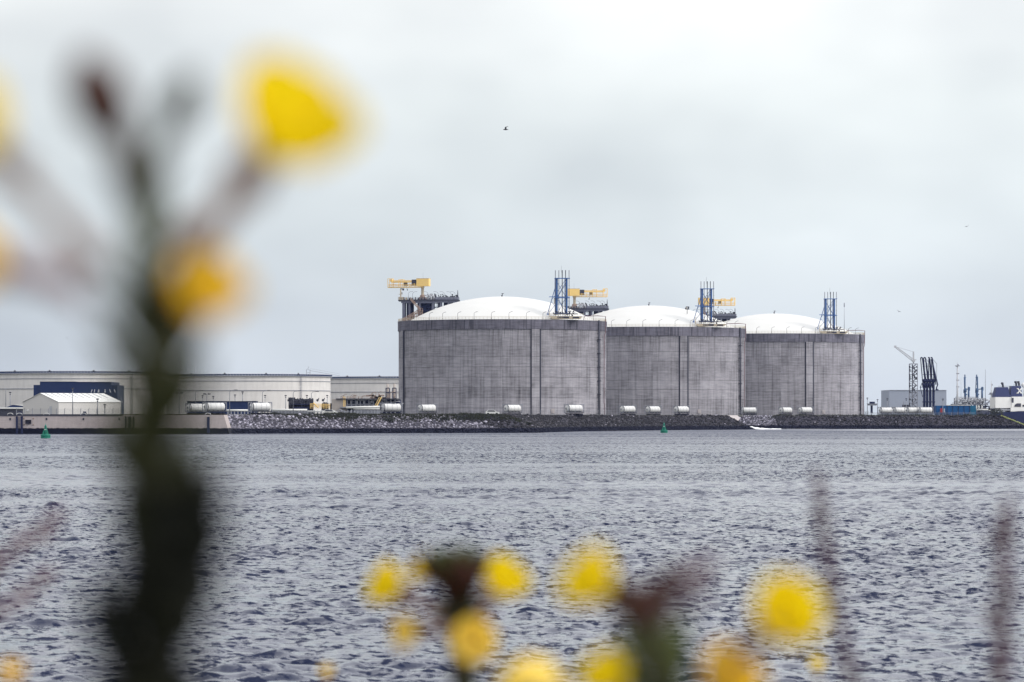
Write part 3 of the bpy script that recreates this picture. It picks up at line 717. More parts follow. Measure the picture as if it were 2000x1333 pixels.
copy_thing(tw0,(TANKS[2][0]+23.6,TANKS[2][1]-32,43.9),label='blue steel vent tower on the farthest tank, beside a thin tall mast')
m=MB(); b=at(1649,648,1715); m.tube([b,(b.x,b.y,zat(600,1715))],[.14,.05],6); m.tube([(b.x,b.y,zat(600,1715)),(b.x,b.y,zat(592,1715))],.22,6)
solo('lightning_mast',m,M['grey_steel'],'thin tall grey mast on the rim of the farthest tank, right of its blue tower','mast',b)
m=MB(); b=at(1342,605,1600); b.z=zat(606,1600); m.box(b+Vector((0,0,.4)),(1.8,.9,.3)); m.tube([b-Vector((0,0,1.6)),b+Vector((0,0,.5))],.15,5); m.box(b+Vector((-.6,0,.8)),(.6,.5,.4)); m.box(b+Vector((.5,0,.75)),(.7,.5,.3))
solo('dome_instrument',m,M['dark_steel'],'small dark instrument box on the white dome of the middle tank','instrument',b)

# ------------------------------------------------------------------ flat oil tanks at the left
OIL=[(-203.5,1740.0),(-131.7,1850.0),(-60.0,1960.0)]
def oil_wall():
    t=NT('oil_tank_wall'); p=t.coords(); s=t.sep(p); ang=t.math('MULTIPLY',t.math('ARCTAN2',s[1],s[0]),41.0)
    n=t.noise(t.comb(t.math('MULTIPLY',ang,.5),t.math('MULTIPLY',s[2],.08),0.0),1.0,4,.6)
    cell=t.comb(t.math('FLOOR',t.math('DIVIDE',ang,6.0)),t.math('FLOOR',t.math('DIVIDE',s[2],2.4)),1.0); wn=t.nd('ShaderNodeTexWhiteNoise'); t.set(wn.inputs['Vector'],cell)
    k=t.math('ADD',t.mapr(n,.3,.7,.90,1.06),t.math('MULTIPLY',wn.outputs[0],.05))
    t.set(t.b.inputs['Base Color'],t.vmath('MULTIPLY',(.70,.675,.65),t.comb(k,k,k))); t.b.inputs['Roughness'].default_value=.5
    return t.m
M['oil_wall']=oil_wall()
def build_oil():
    t=Thing('oil_tank','wide cream oil tank behind the white shed at the far left','storage tank',(OIL[0][0],OIL[0][1],GZ),'wide flat cream oil tanks')
    Ro=41.0; ht=25.2-GZ
    mb=MB(); mb.lathe([(Ro,-.3),(Ro,ht-.6)],(0,0,0),160); t.part('wall',mb,M['oil_wall'],local=True)
    mb=MB()
    for z,w in ((ht-3.0,.22),(ht-7.6,.30)): mb.lathe([(Ro+.02,z-.12),(Ro+w,z-.12),(Ro+w,z+.12),(Ro+.02,z+.12)],(0,0,0),160,smooth=False)
    t.part('stiffener_ring',mb,M['grey_steel'],local=True)
    mb=MB(); mb.lathe([(Ro+.02,ht-.75),(Ro+.9,ht-.6),(Ro+.9,ht-.42),(Ro+.02,ht-.42)],(0,0,0),160,smooth=False)
    for k in range(0,360,3): mb.beam(pol(k,Ro+.3,ht-1.35),pol(k,Ro+.85,ht-.72),.10)
    t.part('rim_walkway',mb,M['light_steel'],local=True)
    mb=MB(); mb.lathe([(Ro-.4,ht-1.2),(Ro*.5,ht-.7),(.01,ht-.5)],(0,0,0),80); t.part('roof',mb,M['light_steel'],local=True)
    mb=MB()
    for k in range(180): ring_boxes(mb,Ro+.75,ht-.38,ht+.38,.08,k*2+.1,k*2+1.9)
    t.part('wind_screen',mb,M['navy_clad'],local=True)
    mb=MB(); mb.lathe([(Ro+.86,ht+.44),(Ro+.86,ht+.56)],(0,0,0),160); t.part('top_rail',mb,M['white_paint'],local=True)
    # access tower, rolling ladder and small caps on the rim
    mb=MB(); b=pol(49 ,Ro+.6,ht)
    for s in((-.9,-.6),(.9,-.6),(-.9,.6),(.9,.6)): mb.beam(b+Vector((s[0],s[1],-.4)),b+Vector((s[0],s[1],2.6)),.10)
    for z in(1.2,2.6): mb.box(b+Vector((0,0,z)),(2.0,1.4,.1))
    mb.beam(b+Vector((0,0,2.6)),b+Vector((0,0,4.4)),.06); mb.beam(b+Vector((-.8,0,2.6)),b+Vector((.5,0,4.1)),.06); mb.beam(b+Vector((1,0,2.2)),b+Vector((15,10,-.2)),.10); mb.beam(b+Vector((1,0,3.2)),b+Vector((15,10,.7)),.05)
    t.part('access_ladder',mb,M['grey_steel'],local=True)
    mb=MB()
    for ph in (-38,-12,16,40): mb.ball(pol(ph,Ro+.7,ht+.5),.5,8)
    t.part('foam_pourer',mb,M['dark_steel'],local=True)
    mb=MB(); ph=42.5
    for a in(-.6,.6): mb.tube([pol(ph+a,Ro+.5,0),pol(ph+a,Ro+.5,ht)],.1,5)
    for z in np.arange(1,ht,1.3): mb.box(pol(ph,Ro+.5,z),(.9,.3,.1),rad(ph))
    t.part('ladder',mb,M['grey_steel'],local=True)
    return t.o
oil0=build_oil()
copy_thing(oil0,(*OIL[1],GZ),label='wide cream oil tank in the middle, behind the low navy shed and lamp posts')
copy_thing(oil0,(*OIL[2],GZ),label='wide cream oil tank just left of the nearest concrete tank')

# ------------------------------------------------------------------ tank containers
def build_iso():
    t=Thing('tank_container','x','tank container',(0,0,GZ),'white tank containers along the shore road')
    Lh,r,zc=3.0,1.13,2.55
    ax=Matrix.Rotation(rad(90),3,'Y')
    prof=[(.001,-Lh+.05),(.6,-Lh+.1),(1.0,-Lh+.28),(r,-Lh+.6),(r,Lh-.6),(1.0,Lh-.28),(.6,Lh-.1),(.001,Lh-.05)]
    mb=MB(); mb.lathe(prof,(0,0,zc),24,axis=ax); t.part('vessel',mb,M['tank_white'],local=True)
    mb=MB()
    for x in(-1.5,0,1.5): mb.lathe([(r+.02,x-.05),(r+.05,x-.05),(r+.05,x+.05),(r+.02,x+.05)],(0,0,zc),24,axis=ax)
    t.part('band',mb,M['light_steel'],local=True)
    mb=MB(); mb.lathe([(r-.04,-Lh+.5),(r+.05,-Lh+.5),(r+.05,-Lh+.68),(r-.04,-Lh+.68)],(0,0,zc),24,axis=ax); t.part('end_collar',mb,M['dark_steel'],local=True)
    for x in(-Lh,Lh):
        mb=MB()
        for y in(-1.2,1.2): mb.beam((x,y,zc-1.25),(x,y,zc+1.25),.16)
        for z in(-1.25,1.25): mb.beam((x,-1.2,zc+z),(x,1.2,zc+z),.16)
        for a in (0,1,2,3):
            sx=1 if a%2 else -1; sz=1 if a//2 else -1; mb.beam((x,sx*1.2,zc+sz*.5),(x,sx*.5,zc+sz*1.2),.12)
        t.part('end_frame',mb,M['grey_steel'],local=True)
    mb=MB()
    for y in(-1.2,1.2): mb.beam((-Lh,y,zc-1.2),(Lh,y,zc-1.2),.18)
    for x in(-2,-.7,.7,2): mb.box((x,0,zc-1.15),(.25,2.2,.4))
    t.part('skid',mb,M['dark_steel'],local=True)
    mb=MB()
    for x in(-1.8,-.6,1.4,2.3):
        for y in(-.95,.95): mb.lathe([(.001,-.15),(.5,-.15),(.5,.15),(.001,.15)],(x,y,.5),12,axis=Matrix.Rotation(rad(90),3,'X'))
    mb.box((0,0,.9),(6.2,1.0,.22)); t.part('trailer',mb,M['rubber'],local=True)
    mb=MB(); mb.box((-.4,0,zc+1.2),(3.2,.5,.08)); mb.box((.2,0,zc+1.25),(.5,.5,.2)); mb.lathe([(.001,0),(.3,0),(.3,.12)],(-Lh+.0,0,zc),12,axis=Matrix.Rotation(rad(-90),3,'Y')); t.part('manlid',mb,M['grey_steel'],local=True)
    return t.o
iso=build_iso()
ISOS=[(384,1080,35,'leftmost white tank container, nearest the blurred stem, above the quay'),(419,1010,30,'white tank container above the right end of the quay, before the navy shed'),
 (508,1015,28,'white tank container at the start of the pale stone bank'),(764,1080,24,'white tank container touching the left edge of the nearest concrete tank'),
 (834,1150,36,'white tank container before the left part of the nearest tank'),(1001,1175,40,'white tank container at the middle of the base of the nearest tank'),
 (1121,1180,34,'white tank container at the right part of the base of the nearest tank'),(1226,1290,38,'leftmost of the three white tank containers before the middle tank'),
 (1275.5,1330,42,'middle one of the three white tank containers before the middle tank, above a green buoy'),(1331,1320,40,'rightmost of the three white tank containers before the middle tank'),
 (1463,1480,8,'white tank container half hidden behind the right edge of the middle tank base'),(1534.5,1470,42,'left one of two white tank containers before the farthest tank'),
 (1573,1450,34,'right one of two white tank containers before the farthest tank'),(1730,1480,26,'leftmost of four white tank containers in a row below the lattice crane'),
 (1758,1475,24,'second from the left of four white tank containers in a row below the lattice crane'),(1783,1470,24,'third of four white tank containers, below the dark loading arms'),(1807,1470,20,'rightmost of four white tank containers, next to the blue container building')]
for k,(px,D,a,lab) in enumerate(ISOS):
    loc=(xat(px,D),D,GZ-.55)
    if k==0: iso.location=loc; iso.rotation_euler=(0,0,rad(a)); iso['label']=lab
    else: copy_thing(iso,loc,rz=rad(a),label=lab)

# ------------------------------------------------------------------ left buildings
def shed():
    P0=at(114.5,0,1010); P1=at(45,0,1021); P3=at(237,0,1025)
    P0.z=P1.z=P3.z=GZ; P2=P1+P3-P0; t=Thing('storage_shed','white gabled storage shed with pale roof standing on the quay','shed',P0)
    ze,zr=zat(786,1015),zat(768.8,1020); up=Vector((0,0,ze-GZ)); mid=(P0+P1)/2; mid2=(P3+P2)/2; g=Vector((0,0,zr-GZ))
    mb=MB(); mb.add([P0,P3,P3+up,P0+up],[(0,1,2,3)]); mb.add([P1,P0,P0+up,mid+g,P1+up],[(0,1,2,3,4)]); mb.add([P3,P2,P2+up,mid2+g,P3+up],[(0,1,2,3,4)]); mb.add([P2,P1,P1+up,P2+up],[(0,1,2,3)])
    t.part('wall',mb,mat('shed_wall',(.62,.60,.58),.6,.05,.3))
    n=Vector((0,0,.08)); mb=MB()
    e=(P0-P1).normalized()*.25; l=(P3-P0).normalized()*.2
    for a,b,s in((P0,P3,1),(P1,P2,-1)):
        A=a+up+e*s-l; B=b+up+e*s+l; Cc=mid2+g+l; Dd=mid+g-l
        mb.add([A,B,Cc,Dd,A+n,B+n,Cc+n,Dd+n],[(0,1,2,3),(7,6,5,4),(0,4,5,1),(1,5,6,2),(2,6,7,3),(3,7,4,0)])
    t.part('roof',mb,M['white_paint'])
    mb=MB(); dv=(P3-P0)
    for k in range(10):
        f=.06+k*.094; a=(mid+g)+dv*f; b=(P0+up)+dv*f; p=a.lerp(b,.05)+Vector((0,0,.1)); q=a.lerp(b,.55)+Vector((0,0,.1)); w=dv.normalized()*.10
        mb.add([p-w,p+w,q+w,q-w,p-w+n,p+w+n,q+w+n,q-w+n],[(4,5,6,7),(0,3,7,4),(1,5,6,2),(0,4,5,1),(3,2,6,7)])
    t.part('roof_strip',mb,M['grey_steel'])
    mb=MB(); dr=P0.lerp(P1,.18); w=(P1-P0).normalized(); off=Vector((-w.y,w.x,0)); off = off if off.y<0 else -off
    mb.add([dr+off*.05,dr+w*1.1+off*.05,dr+w*1.1+off*.05+Vector((0,0,2.2)),dr+off*.05+Vector((0,0,2.2))],[(0,1,2,3)]); t.part('door',mb,M['light_steel'])
    mb=MB(); c=P0.lerp(P1,.85)+off*.1+Vector((0,0,1.0)); mb.ball(c,.42,10,(1,.3,1)); t.part('fan',mb,M['white_paint'])
shed()
def blue_hall():
    D=1400; t=Thing('warehouse','stepped navy blue industrial building behind the white shed','building',at(150,812,D))
    mb=MB(); mb.pbox(78,217,746.2,812,D,30); t.part('main_hall',mb,M['navy_clad'])
    mb=MB(); mb.pbox(65.5,77.95,752.3,812,D+.5,24); t.part('annex',mb,M['navy_clad']); mb=MB(); mb.pbox(217.05,229.3,752.5,812,D+.5,24); t.part('annex',mb,M['navy_clad'])
    mb=MB(); mb.pbox(78,147,745.6,746.15,D-.2,30); mb.pbox(147,217,746.4,747.0,D-.25,.24); t.part('parapet',mb,M['navy_steel'])
    mb=MB()
    for x,s in((178,2),(184,1),(191,2),(193,0),(204,2),(206,-1.5),(216,-2),(225,-2)): mb.beam(at(x,767,D-.6),at(x+s,761,D-.6),.22)
    t.part('vent_flue',mb,M['light_steel'])
blue_hall()
def low_navy():
    D=1180; t=Thing('long_shed','long low navy shed behind the tank containers, left of centre','shed',at(432,808,D))
    mb=MB(); mb.pbox(365.5,500,784.5,811,D,9); t.part('wall',mb,M['navy_clad']); mb=MB(); mb.pbox(365,500.5,783.8,784.45,D-.3,9.5); t.part('roof',mb,M['navy_steel'])
low_navy()
def small_hut(): 
    D=1090; t=Thing('low_hut','low hut with a navy and white roof at the left edge beside the white shed','hut',at(24,812,D))
    mb=MB(); mb.pbox(-30,45,799,812,D,8); t.part('wall',mb,M['dark_steel'])
    mb=MB(); mb.pbox(-31,46,795.8,798.9,D-.4,8.6); t.part('eave',mb,M['white_paint'])
    a=at(12,795.8,D); b=at(24,791.3,D); c=at(46,791.3,D); d=at(46,795.8,D)
    mb=MB(); mb.add([a,d,c,b]+[p+Vector((0,6,0)) for p in(a,d,c,b)],[(0,1,2,3),(7,6,5,4),(0,4,5,1),(1,5,6,2),(2,6,7,3),(3,7,4,0)]); t.part('roof',mb,M['navy_clad'])
    a,b,c=at(24,790.8,D-.1),at(46,790.8,D-.1),at(46,793.5,D-.1)
    mb=MB(); mb.add([a,c,b,a+Vector((0,5,0)),c+Vector((0,5,0)),b+Vector((0,5,0))],[(0,1,2),(5,4,3),(0,3,4,1),(1,4,5,2),(2,5,3,0)]); t.part('roof_light',mb,M['white_paint'])
small_hut()
def fence(name,lab,x0,x1,ytop,D,step,m):
    t=Thing(name,lab,'fence',at((x0+x1)/2,812,D)); zt=zat(ytop,D)
    n=int((x1-x0)/step)
    for k in range(n+1):
        X=xat(x0+k*step,D); mb=MB(); mb.beam((X,D,GZ-.2),(X,D,zt),.12); mb.beam((X,D,zt),(X+.2,D-.3,zt+.3),.08); t.part('post',mb,m)
    mb=MB()
    for z in np.linspace(GZ+.3,zt,5): mb.tube([(xat(x0,D),D,z),(xat(x1,D),D,z)],.02,4)
    t.part('wire',mb,m)
fence('security_fence','wire fence with thin posts before the white shed on the quay',32,238,799.5,1000,15.7,M['grey_steel'])
fence('security_fence','wire fence along the crest below the right tank containers and blue container building',1690,1905,806,1412,12,M['grey_steel'])
fence('security_fence','low wire fence behind the pale stone bank, between two tank containers',530,745,803,1075,14,M['grey_steel'])

# lamp posts and masts
def lamp(px,ytop,D,kind,lab,cat='lamp post'):
    b=Vector((xat(px,D),D,GZ-.1)); zt=zat(ytop,D); t=Thing('lamp_post',lab,cat,b,'lamp posts of the terminal')
    mb=MB(); mb.tube([b,(b.x,D,zt-(.5 if kind!='flood' else 0))]+([(b.x+.35,D,zt),(b.x+1.6,D-.2,zt+.15)] if kind=='arm' else [(b.x,D,zt)]),[.16,.09]+([.08,.07] if kind=='arm' else [.08]),6)
    t.part('pole',mb,M['grey_steel'])
    mb=MB()
    if kind=='arm': mb.box((b.x+1.9,D-.2,zt+.15),(1.0,.35,.16))
    elif kind=='flood': mb.box((b.x,D,zt),(.7,.4,.35)); mb.box((b.x,D,zt-.6),(.35,.3,.3))
    elif kind=='twin': mb.box((b.x-.8,D,zt),(.9,.4,.4)); mb.box((b.x+.8,D,zt),(.9,.4,.4)); mb.box((b.x,D,zt-.05),(2.2,.12,.12))
    t.part('lamp_head',mb,M['dark_steel'])
for a in [(11.4,760,1200,'plain','thin mast rising left of the white shed at the picture edge'),(20,767,1200,'flood','short floodlight mast second from the left edge, left of the white shed'),
 (142,759,1003,'flood','lamp post with two lamp heads standing in front of the white shed roof'),(190.5,780,1003,'flood','lamp post before the right half of the white shed wall'),
 (204.7,791,1003,'flood','shortest dark post before the right end of the white shed'),(236.7,776,1003,'plain','thin post at the right corner of the white shed'),
 (350,768,1250,'twin','twin floodlight mast just right of the big blurred stem'),(381.6,764,1110,'arm','tall arm lamp post at the left end of the low navy shed'),
 (404,770,1250,'twin','twin floodlight mast above the second tank container'),(395.5,773.5,1260,'flood','small floodlight mast between two taller ones above the low navy shed'),
 (416.5,775,1260,'flood','small floodlight mast right of a twin floodlight, above the low navy shed'),
 (448.6,763,1110,'arm','tall arm lamp post at the middle of the low navy shed'),(459,772,1250,'flood','floodlight mast right of the middle of the low navy shed'),
 (473.8,766,1200,'flood','slim post near the right end of the low navy shed'),(512.7,764,1110,'arm','tall arm lamp post behind the tank container on the stone bank'),
 (517.7,773,1250,'flood','floodlight mast beside the arm lamp behind the stone bank container'),(558,773,1250,'flood','lone floodlight mast left of the valve station'),
 (572.7,765,1100,'arm','tall arm lamp post in front of the valve station'),(599.5,773,1250,'flood','floodlight mast behind the right part of the valve station'),
 (608.4,766,1180,'arm','arm lamp post right of the valve station'),(639,773,1250,'flood','floodlight mast left of the process building'),
 (758,788,1080,'arm','low arm lamp in front of the tank container by the nearest tank'),
 (1694,778,1600,'flood','leftmost lamp post right of the farthest tank'),(1714,781,1600,'flood','lamp post just right of the dark control tower'),
 (1733,779.5,1500,'flood','lamp post at the left edge of the grey far building'),(1770,779.5,1500,'flood','lamp post below the foot of the lattice crane'),(1765,782,1500,'plain','thin post left of the lattice crane foot'),
 (1841.5,780,1405,'flood','lamp post in front of the left part of the blue container building')]: lamp(*a)

# ------------------------------------------------------------------ process plants left of the tanks
def valve_station():
    D=1130; r=random.Random(8); t=Thing('valve_station','jumble of dark pipes and valves with yellow railings left of the process building','valve station',at(588,809,D))
    mb=MB(); mb.pbox(572,603,795,810,D,4); mb.pbox(570,612,789.5,791,D-.5,5); t.part('plinth',mb,M['navy_steel'])
    for k in range(26):
        mb=MB(); x=r.uniform(563,611); yt=r.uniform(777,792); b=at(x,800,D+r.uniform(0,3)); tp=b.copy(); tp.z=zat(yt,D); mb.tube([b,tp],r.choice([.08,.14,.2]),6); mb.box(tp,(r.uniform(.3,.8),.5,r.uniform(.3,.7))); t.part('valve',mb,M['dark_steel'])
    mb=MB()
    for k in range(12):
        x=r.uniform(563,600); z=r.uniform(783,797); mb.tube([at(x,z,D+1),at(x+r.uniform(5,12),z,D+1)],r.choice([.1,.16]),6)
    for x in(584,594,608,620,631):
        a=at(x,785,D); mb.beam(a,at(x+3 if x>600 else x-3,778,D),.18); mb.ball(at(x,782,D),.4,6)
    mb.box(at(588,796,D+3.6),(7.6,.25,5.2)); t.part('pipe_cluster',mb,M['dark_steel'])
    mb=MB()
    for k in range(8): mb.ball(at(r.uniform(631,639),r.uniform(789,794),D),.6,6,jit=.5)
    mb.box(at(635,796,D),(2.2,.6,2.0)); t.part('valve_block',mb,M['dark_steel'])
    mb=MB()
    for y in(789,791.5,794): mb.beam(at(606,y,D-1),at(645,y+2,D-1),.10)
    for x in np.arange(606,646,3.2): mb.beam(at(x,788.5,D-1),at(x,799,D-1),.09)
    mb.beam(at(612,787,D-1),at(622,797,D-1),.25)
    t.part('railing',mb,M['yellow_paint'])
valve_station()
def process_building():
    D=1200; r=random.Random(12); t=Thing('process_building','process building with brown end wall, dark pipe racks and rooftop pipes beside the nearest tank','building',at(715,810,D))
    mb=MB(); mb.pbox(648,675.3,780,811,D-.5,14); t.part('end_wall',mb,M['brown_shed'])
    mb=MB(); mb.pbox(656,779,778.7,780.3,D-1.2,16); mb.pbox(644,648,788,811,D,8); t.part('roof',mb,M['dark_steel'])
    mb=MB(); mb.pbox(675.5,782,781,811,D+5,8); t.part('back_wall',mb,M['navy_steel'])
    mb=MB()
    for x in np.arange(678,780,8.5): mb.beam(at(x,780,D),at(x,811,D),.32)
    for y in(790.5,794): mb.beam(at(676,y,D),at(780,y,D),.22)
    t.part('steel_frame',mb,M['grey_steel'])
    mb=MB()
    for x,w in((684,3),(695,4),(709,3)):
        a=at(x,782.5,D+.3); mb.pbox(x,x+w,782.5,789,D+.4,.5)
    for k in range(30):
        x=r.uniform(677,778); y=r.uniform(782,797); mb.tube([at(x,y,D+r.uniform(1,4)),at(x+r.uniform(3,16),y,D+2)],r.choice([.08,.14,.22]),6)
    for k in range(14): c=at(r.uniform(720,775),r.uniform(783,790),D+1); mb.box(c,(.6,.5,.6))
    t.part('pipework',mb,M['light_steel'])
    mb=MB()
    for k in range(30):
        x=r.uniform(665,778); h=r.uniform(1.5,7) if x<720 else r.uniform(4,12); b=at(x,779,D+3); tp=at(x,779-h,D+3); mb.tube([b,tp],.09,5)
        if r.random()<.4: mb.tube([tp,tp+Vector((.5,0,.4)),tp+Vector((1.3,0,.3))],.07,5)
    for k in range(20): c=at(r.uniform(718,752),r.uniform(772,778.5),D+3); mb.box(c,(r.uniform(.4,1.6),.6,r.uniform(.3,.7)))
    for y in(775,777): mb.beam(at(668,y,D),at(720,y,D),.05)
    t.part('roof_pipework',mb,M['rust_steel'])
    mb=MB()
    for a,b in(((671,775),(671,797)),((674,775),(674,797))): mb.beam(at(*a,D-1),at(*b,D-1),.12)
    for y in range(776,797,2): mb.beam(at(671,y,D-1),at(674,y,D-1),.08)
    mb.beam(at(745,776,D-2),at(735,795,D-2),.3); mb.beam(at(741,776,D-2),at(731,795,D-2),.12)
    t.part('ladder',mb,M['yellow_paint'])
    mb=MB(); mb.beam(at(690,811,D-3),at(662,800,D-3),.25); mb.pbox(664,690,795,797,D-3,3); t.part('ramp',mb,M['grey_steel'])
process_building()
for x,lab in((757.2,'left one of two exhaust stacks in dark frames before the oil tank'),(770.2,'right one of two exhaust stacks in dark frames, nearest the concrete tank')):
    D=1215; t=Thing('exhaust_stack',lab,'chimney',at(x,798,D),'exhaust stacks of the process building')
    mb=MB(); mb.tube([at(x,798,D+1),at(x,750,D+1)],.42,10); t.part('flue',mb,M['brown_shed'])
    mb=MB()
    for dx in(-3.4,3.4): 
        for dy in(0,2): mb.beam(at(x+dx,798,D+dy),at(x+dx,758.3,D+dy),.22)
    for y in(758.5,767,779): 
        for dy in(0,2): mb.beam(at(x-3.4,y,D+dy),at(x+3.4,y,D+dy),.22)
    t.part('support_frame',mb,M['navy_steel'])
def pipeline():
    D=1120; t=Thing('pipeline','long white insulated pipe running low along the shore behind the stone bank','pipeline',at(640,803,D))
    mb=MB(); mb.tube([at(531,801.3,D),at(600,801.3,D)],.33,8); mb.tube([at(600,804,D),at(655,804,D)],.24,8); mb.tube([at(676,796.5,D+10),at(742,795,D+10)],.33,8); mb.tube([at(690,799,D+10),at(742,799,D+10)],.2,8); mb.tube([at(441,802,D-5),at(484,802,D-5)],.3,8)
    t.part('pipe',mb,M['white_paint'])
    mb=MB()
    for x in np.arange(445,742,6.5): mb.beam(at(x,811,D+1),at(x,802,D+1),.3)
    mb.pbox(693,742,800.5,811,D+11,2); mb.pbox(530,600,803,811,D+2,1)
    t.part('support',mb,M['grey_steel'])
pipeline()
def car(px,D,lab):
    b=Vector((xat(px,D),D,GZ-.1)); t=Thing('parked_car',lab,'car',b,'white vehicles parked behind the bank')
    mb=MB(); mb.prism([(b.x-2.1,b.z+.35),(b.x+2.1,b.z+.35),(b.x+2.1,b.z+.85),(b.x+1.3,b.z+.95),(b.x+.6,b.z+1.45),(b.x-1.3,b.z+1.5),(b.x-2.1,b.z+.95)],D-.85,D+.85); t.part('body',mb,M['white_paint'])
    mb=MB(); mb.prism([(b.x+.95,b.z+.97),(b.x+.5,b.z+1.36),(b.x-1.2,b.z+1.4),(b.x-1.7,b.z+.97)],D-.88,D+.88); t.part('window',mb,M['dark_steel'])
    for x in(-1.3,1.3):
        mb=MB(); mb.lathe([(.001,-.95),(.34,-.95),(.34,.95),(.001,.95)],(b.x+x,D,b.z+.34),12,axis=Matrix.Rotation(rad(90),3,'X')); t.part('wheel',mb,M['rubber'])
car(962,1120,'white car parked before the nearest concrete tank, left of a tank container')
car(645,1060,'white car behind weeds on the pale stone bank')

# ------------------------------------------------------------------ right side: terminal equipment
def far_building():
    D=2700; t=Thing('far_hall','large plain grey building in the haze behind the lattice crane','building',at(1792,810,D))
    m=mat('hazed_cladding',(.34,.37,.44),.6,.05,.05,stretch=(1,1,.1)); mb=MB(); mb.pbox(1737,1848.5,762.5,812,D,60); t.part('wall',mb,m)  # blue-grey of distance haze is put partly into the wall colour
    mb=MB(); mb.pbox(1736.8,1848.8,762.1,762.45,D-.5,61); t.part('roof_edge',mb,M['light_steel'])
far_building()
def lattice_crane():
    D=1600; t=Thing('lattice_crane','pale lattice tower with a raised slewing jib right of the farthest tank','crane',at(1785,808,D))
    x0,x1=1776.2,1792; yT,yB=711,808; mb=MB()
    for x in(x0,1782.2,x1):
        for dy in(0,3.4): mb.beam(at(x,yB,D+dy),at(x,yT,D+dy),.34 if x!=x1 else .22)
    k=0; y=yT
    while y<yB-6:
        for dy in(0,3.4):
            mb.beam(at(x0,y,D+dy),at(x1,y,D+dy),.2)
            a,b=(1782.2,x1-2) if k%2 else (x1-2,1782.2); mb.beam(at(a,y,D+dy),at(b,y+7,D+dy),.36)
            mb.beam(at(x0,y+3.5*(k%2),D+dy),at(1782.2,y+3.5,D+dy),.10)
        k+=1; y+=7
    t.part('tower',mb,M['grey_steel'])
    mb=MB(); r=random.Random(4)
    for k in range(60): c=at(r.choice([x0,x0+1,1782,1786,1790]),r.uniform(yT+2,yB-8),D-.3); mb.box(c,(.4,.3,r.uniform(.3,.9)))
    t.part('stair_fitting',mb,M['dark_steel'])
    mb=MB(); mb.box2((at(1783.4,711,D).x,D+.5,zat(711,D)),(at(1785.8,711,D).x,D+1.6,zat(687,D))); mb.pbox(1781,1790,702.5,704,D,2.5); mb.pbox(1782,1787,704,707,D,2); t.part('mast',mb,M['light_steel'])
    mb=MB(); a=at(1782,703,D+1); b=at(1748.5,677.5,D+1); u=Vector((.5,0,.65))
    for s in(-.5,.5):
        o=Vector((0,s,0)); mb.beam(a+o-u*.6,b+o-u*.3,.14); mb.beam(a+o+u*.6,b+o+u*.3,.14)
        for k in range(14): f=k/14; g=(k+1)/14; mb.beam((a-u*.6).lerp(b-u*.3,f)+o,(a+u*.6).lerp(b+u*.3,g)+o,.09)
    mb.box(b,(.9,1.2,.9)); t.part('jib',mb,M['light_steel'])
    mb=MB(); mb.tube([at(1785,688,D+1),at(1772,684,D+1),at(1750,678,D+1)],.05,4); t.part('stay_cable',mb,M['grey_steel'])
lattice_crane()
def loading_arm(px,lab,curl,lean):
    D=1590; t=Thing('loading_arm',lab,'loading arm',at(px,808,D),'dark marine loading arms')
    w=2.1; mb=MB(); mb.pbox(px-w,px+w,745,804,D,1.2); mb.pbox(px-3,px+3,784.5,786.5,D-.5,2.2); mb.pbox(px-2.3,px+2.3,802,808,D-.2,1.8); t.part('riser',mb,M['navy_steel'])
    mb=MB(); mb.ball(at(px,744,D),.9,8); mb.ball(at(px-1,752,D),.8,8); mb.prism([(xat(px-3.5,D),zat(757,D)),(xat(px-4.5,D),zat(749,D)),(xat(px+2,D),zat(747,D)),(xat(px+2,D),zat(766,D))],D-.2,D+1.0); t.part('swivel',mb,M['navy_steel'])
    tx=px-4+lean
    mb=MB(); mb.beam(at(px+1.2,746,D+.2),at(tx+1,699.5,D+.2),.34); mb.beam(at(px-3.4,748,D+1.2),at(tx-2.4 if curl else tx-.4,701,D+1.2),.28)
    if curl: mb.tube([at(tx-2.4,702,D+1.2),at(tx-2,699.4,D+1),at(tx-.5,698.6,D+.8),at(tx+1,699.6,D+.4),at(tx+1.4,702,D+.3)],.28,6)
    else: mb.pbox(tx-1.6,tx+1.4,697.8,700.2,D,1)
    for y in(716,732): mb.beam(at(px-3.4,y,D+.8),at(px+1,y,D+.8),.15)
    t.part('inner_arm',mb,M['navy_steel'])
    mb=MB(); mb.beam(at(tx+1.4,701,D-.5),at(px+4.6,752,D-.5),.34); mb.beam(at(tx+1.4,701,D-.3),at(px+6,711,D-.3),.10); mb.beam(at(px+6,711,D-.3),at(px+6,748,D-.3),.08); t.part('outer_arm',mb,M['navy_steel'])
    return t
for px,lab,c,l in ((1805.5,'leftmost of the four dark loading arms, right of the lattice crane',True,-1.0),(1811,'second from the left of the four dark loading arms',True,-.5),(1817,'third from the left of the four dark loading arms',False,1.5),(1823.5,'rightmost of the four dark loading arms, with a hanging coupler',False,.2)):
    t=loading_arm(px,lab,c,l)
    if px>1823:
        D=1590; mb=MB(); mb.tube([at(1822,712,D-.8),at(1831.5,752,D-.8),at(1829,758,D-.8),at(1829.5,761,D-.8)],.30,6); mb.pbox(1827.5,1833,760.5,763.2,D-1.2,1); t.part('coupler',mb,M['navy_steel'])
    if px<1806:
        D=1590; mb=MB(); mb.beam(at(1797.5,757,D),at(1802,776,D),.2); mb.beam(at(1797.5,757,D),at(1801,748,D),.2); mb.pbox(1797,1800,756,757.5,D,.8); t.part('counterweight_link',mb,M['navy_steel'])
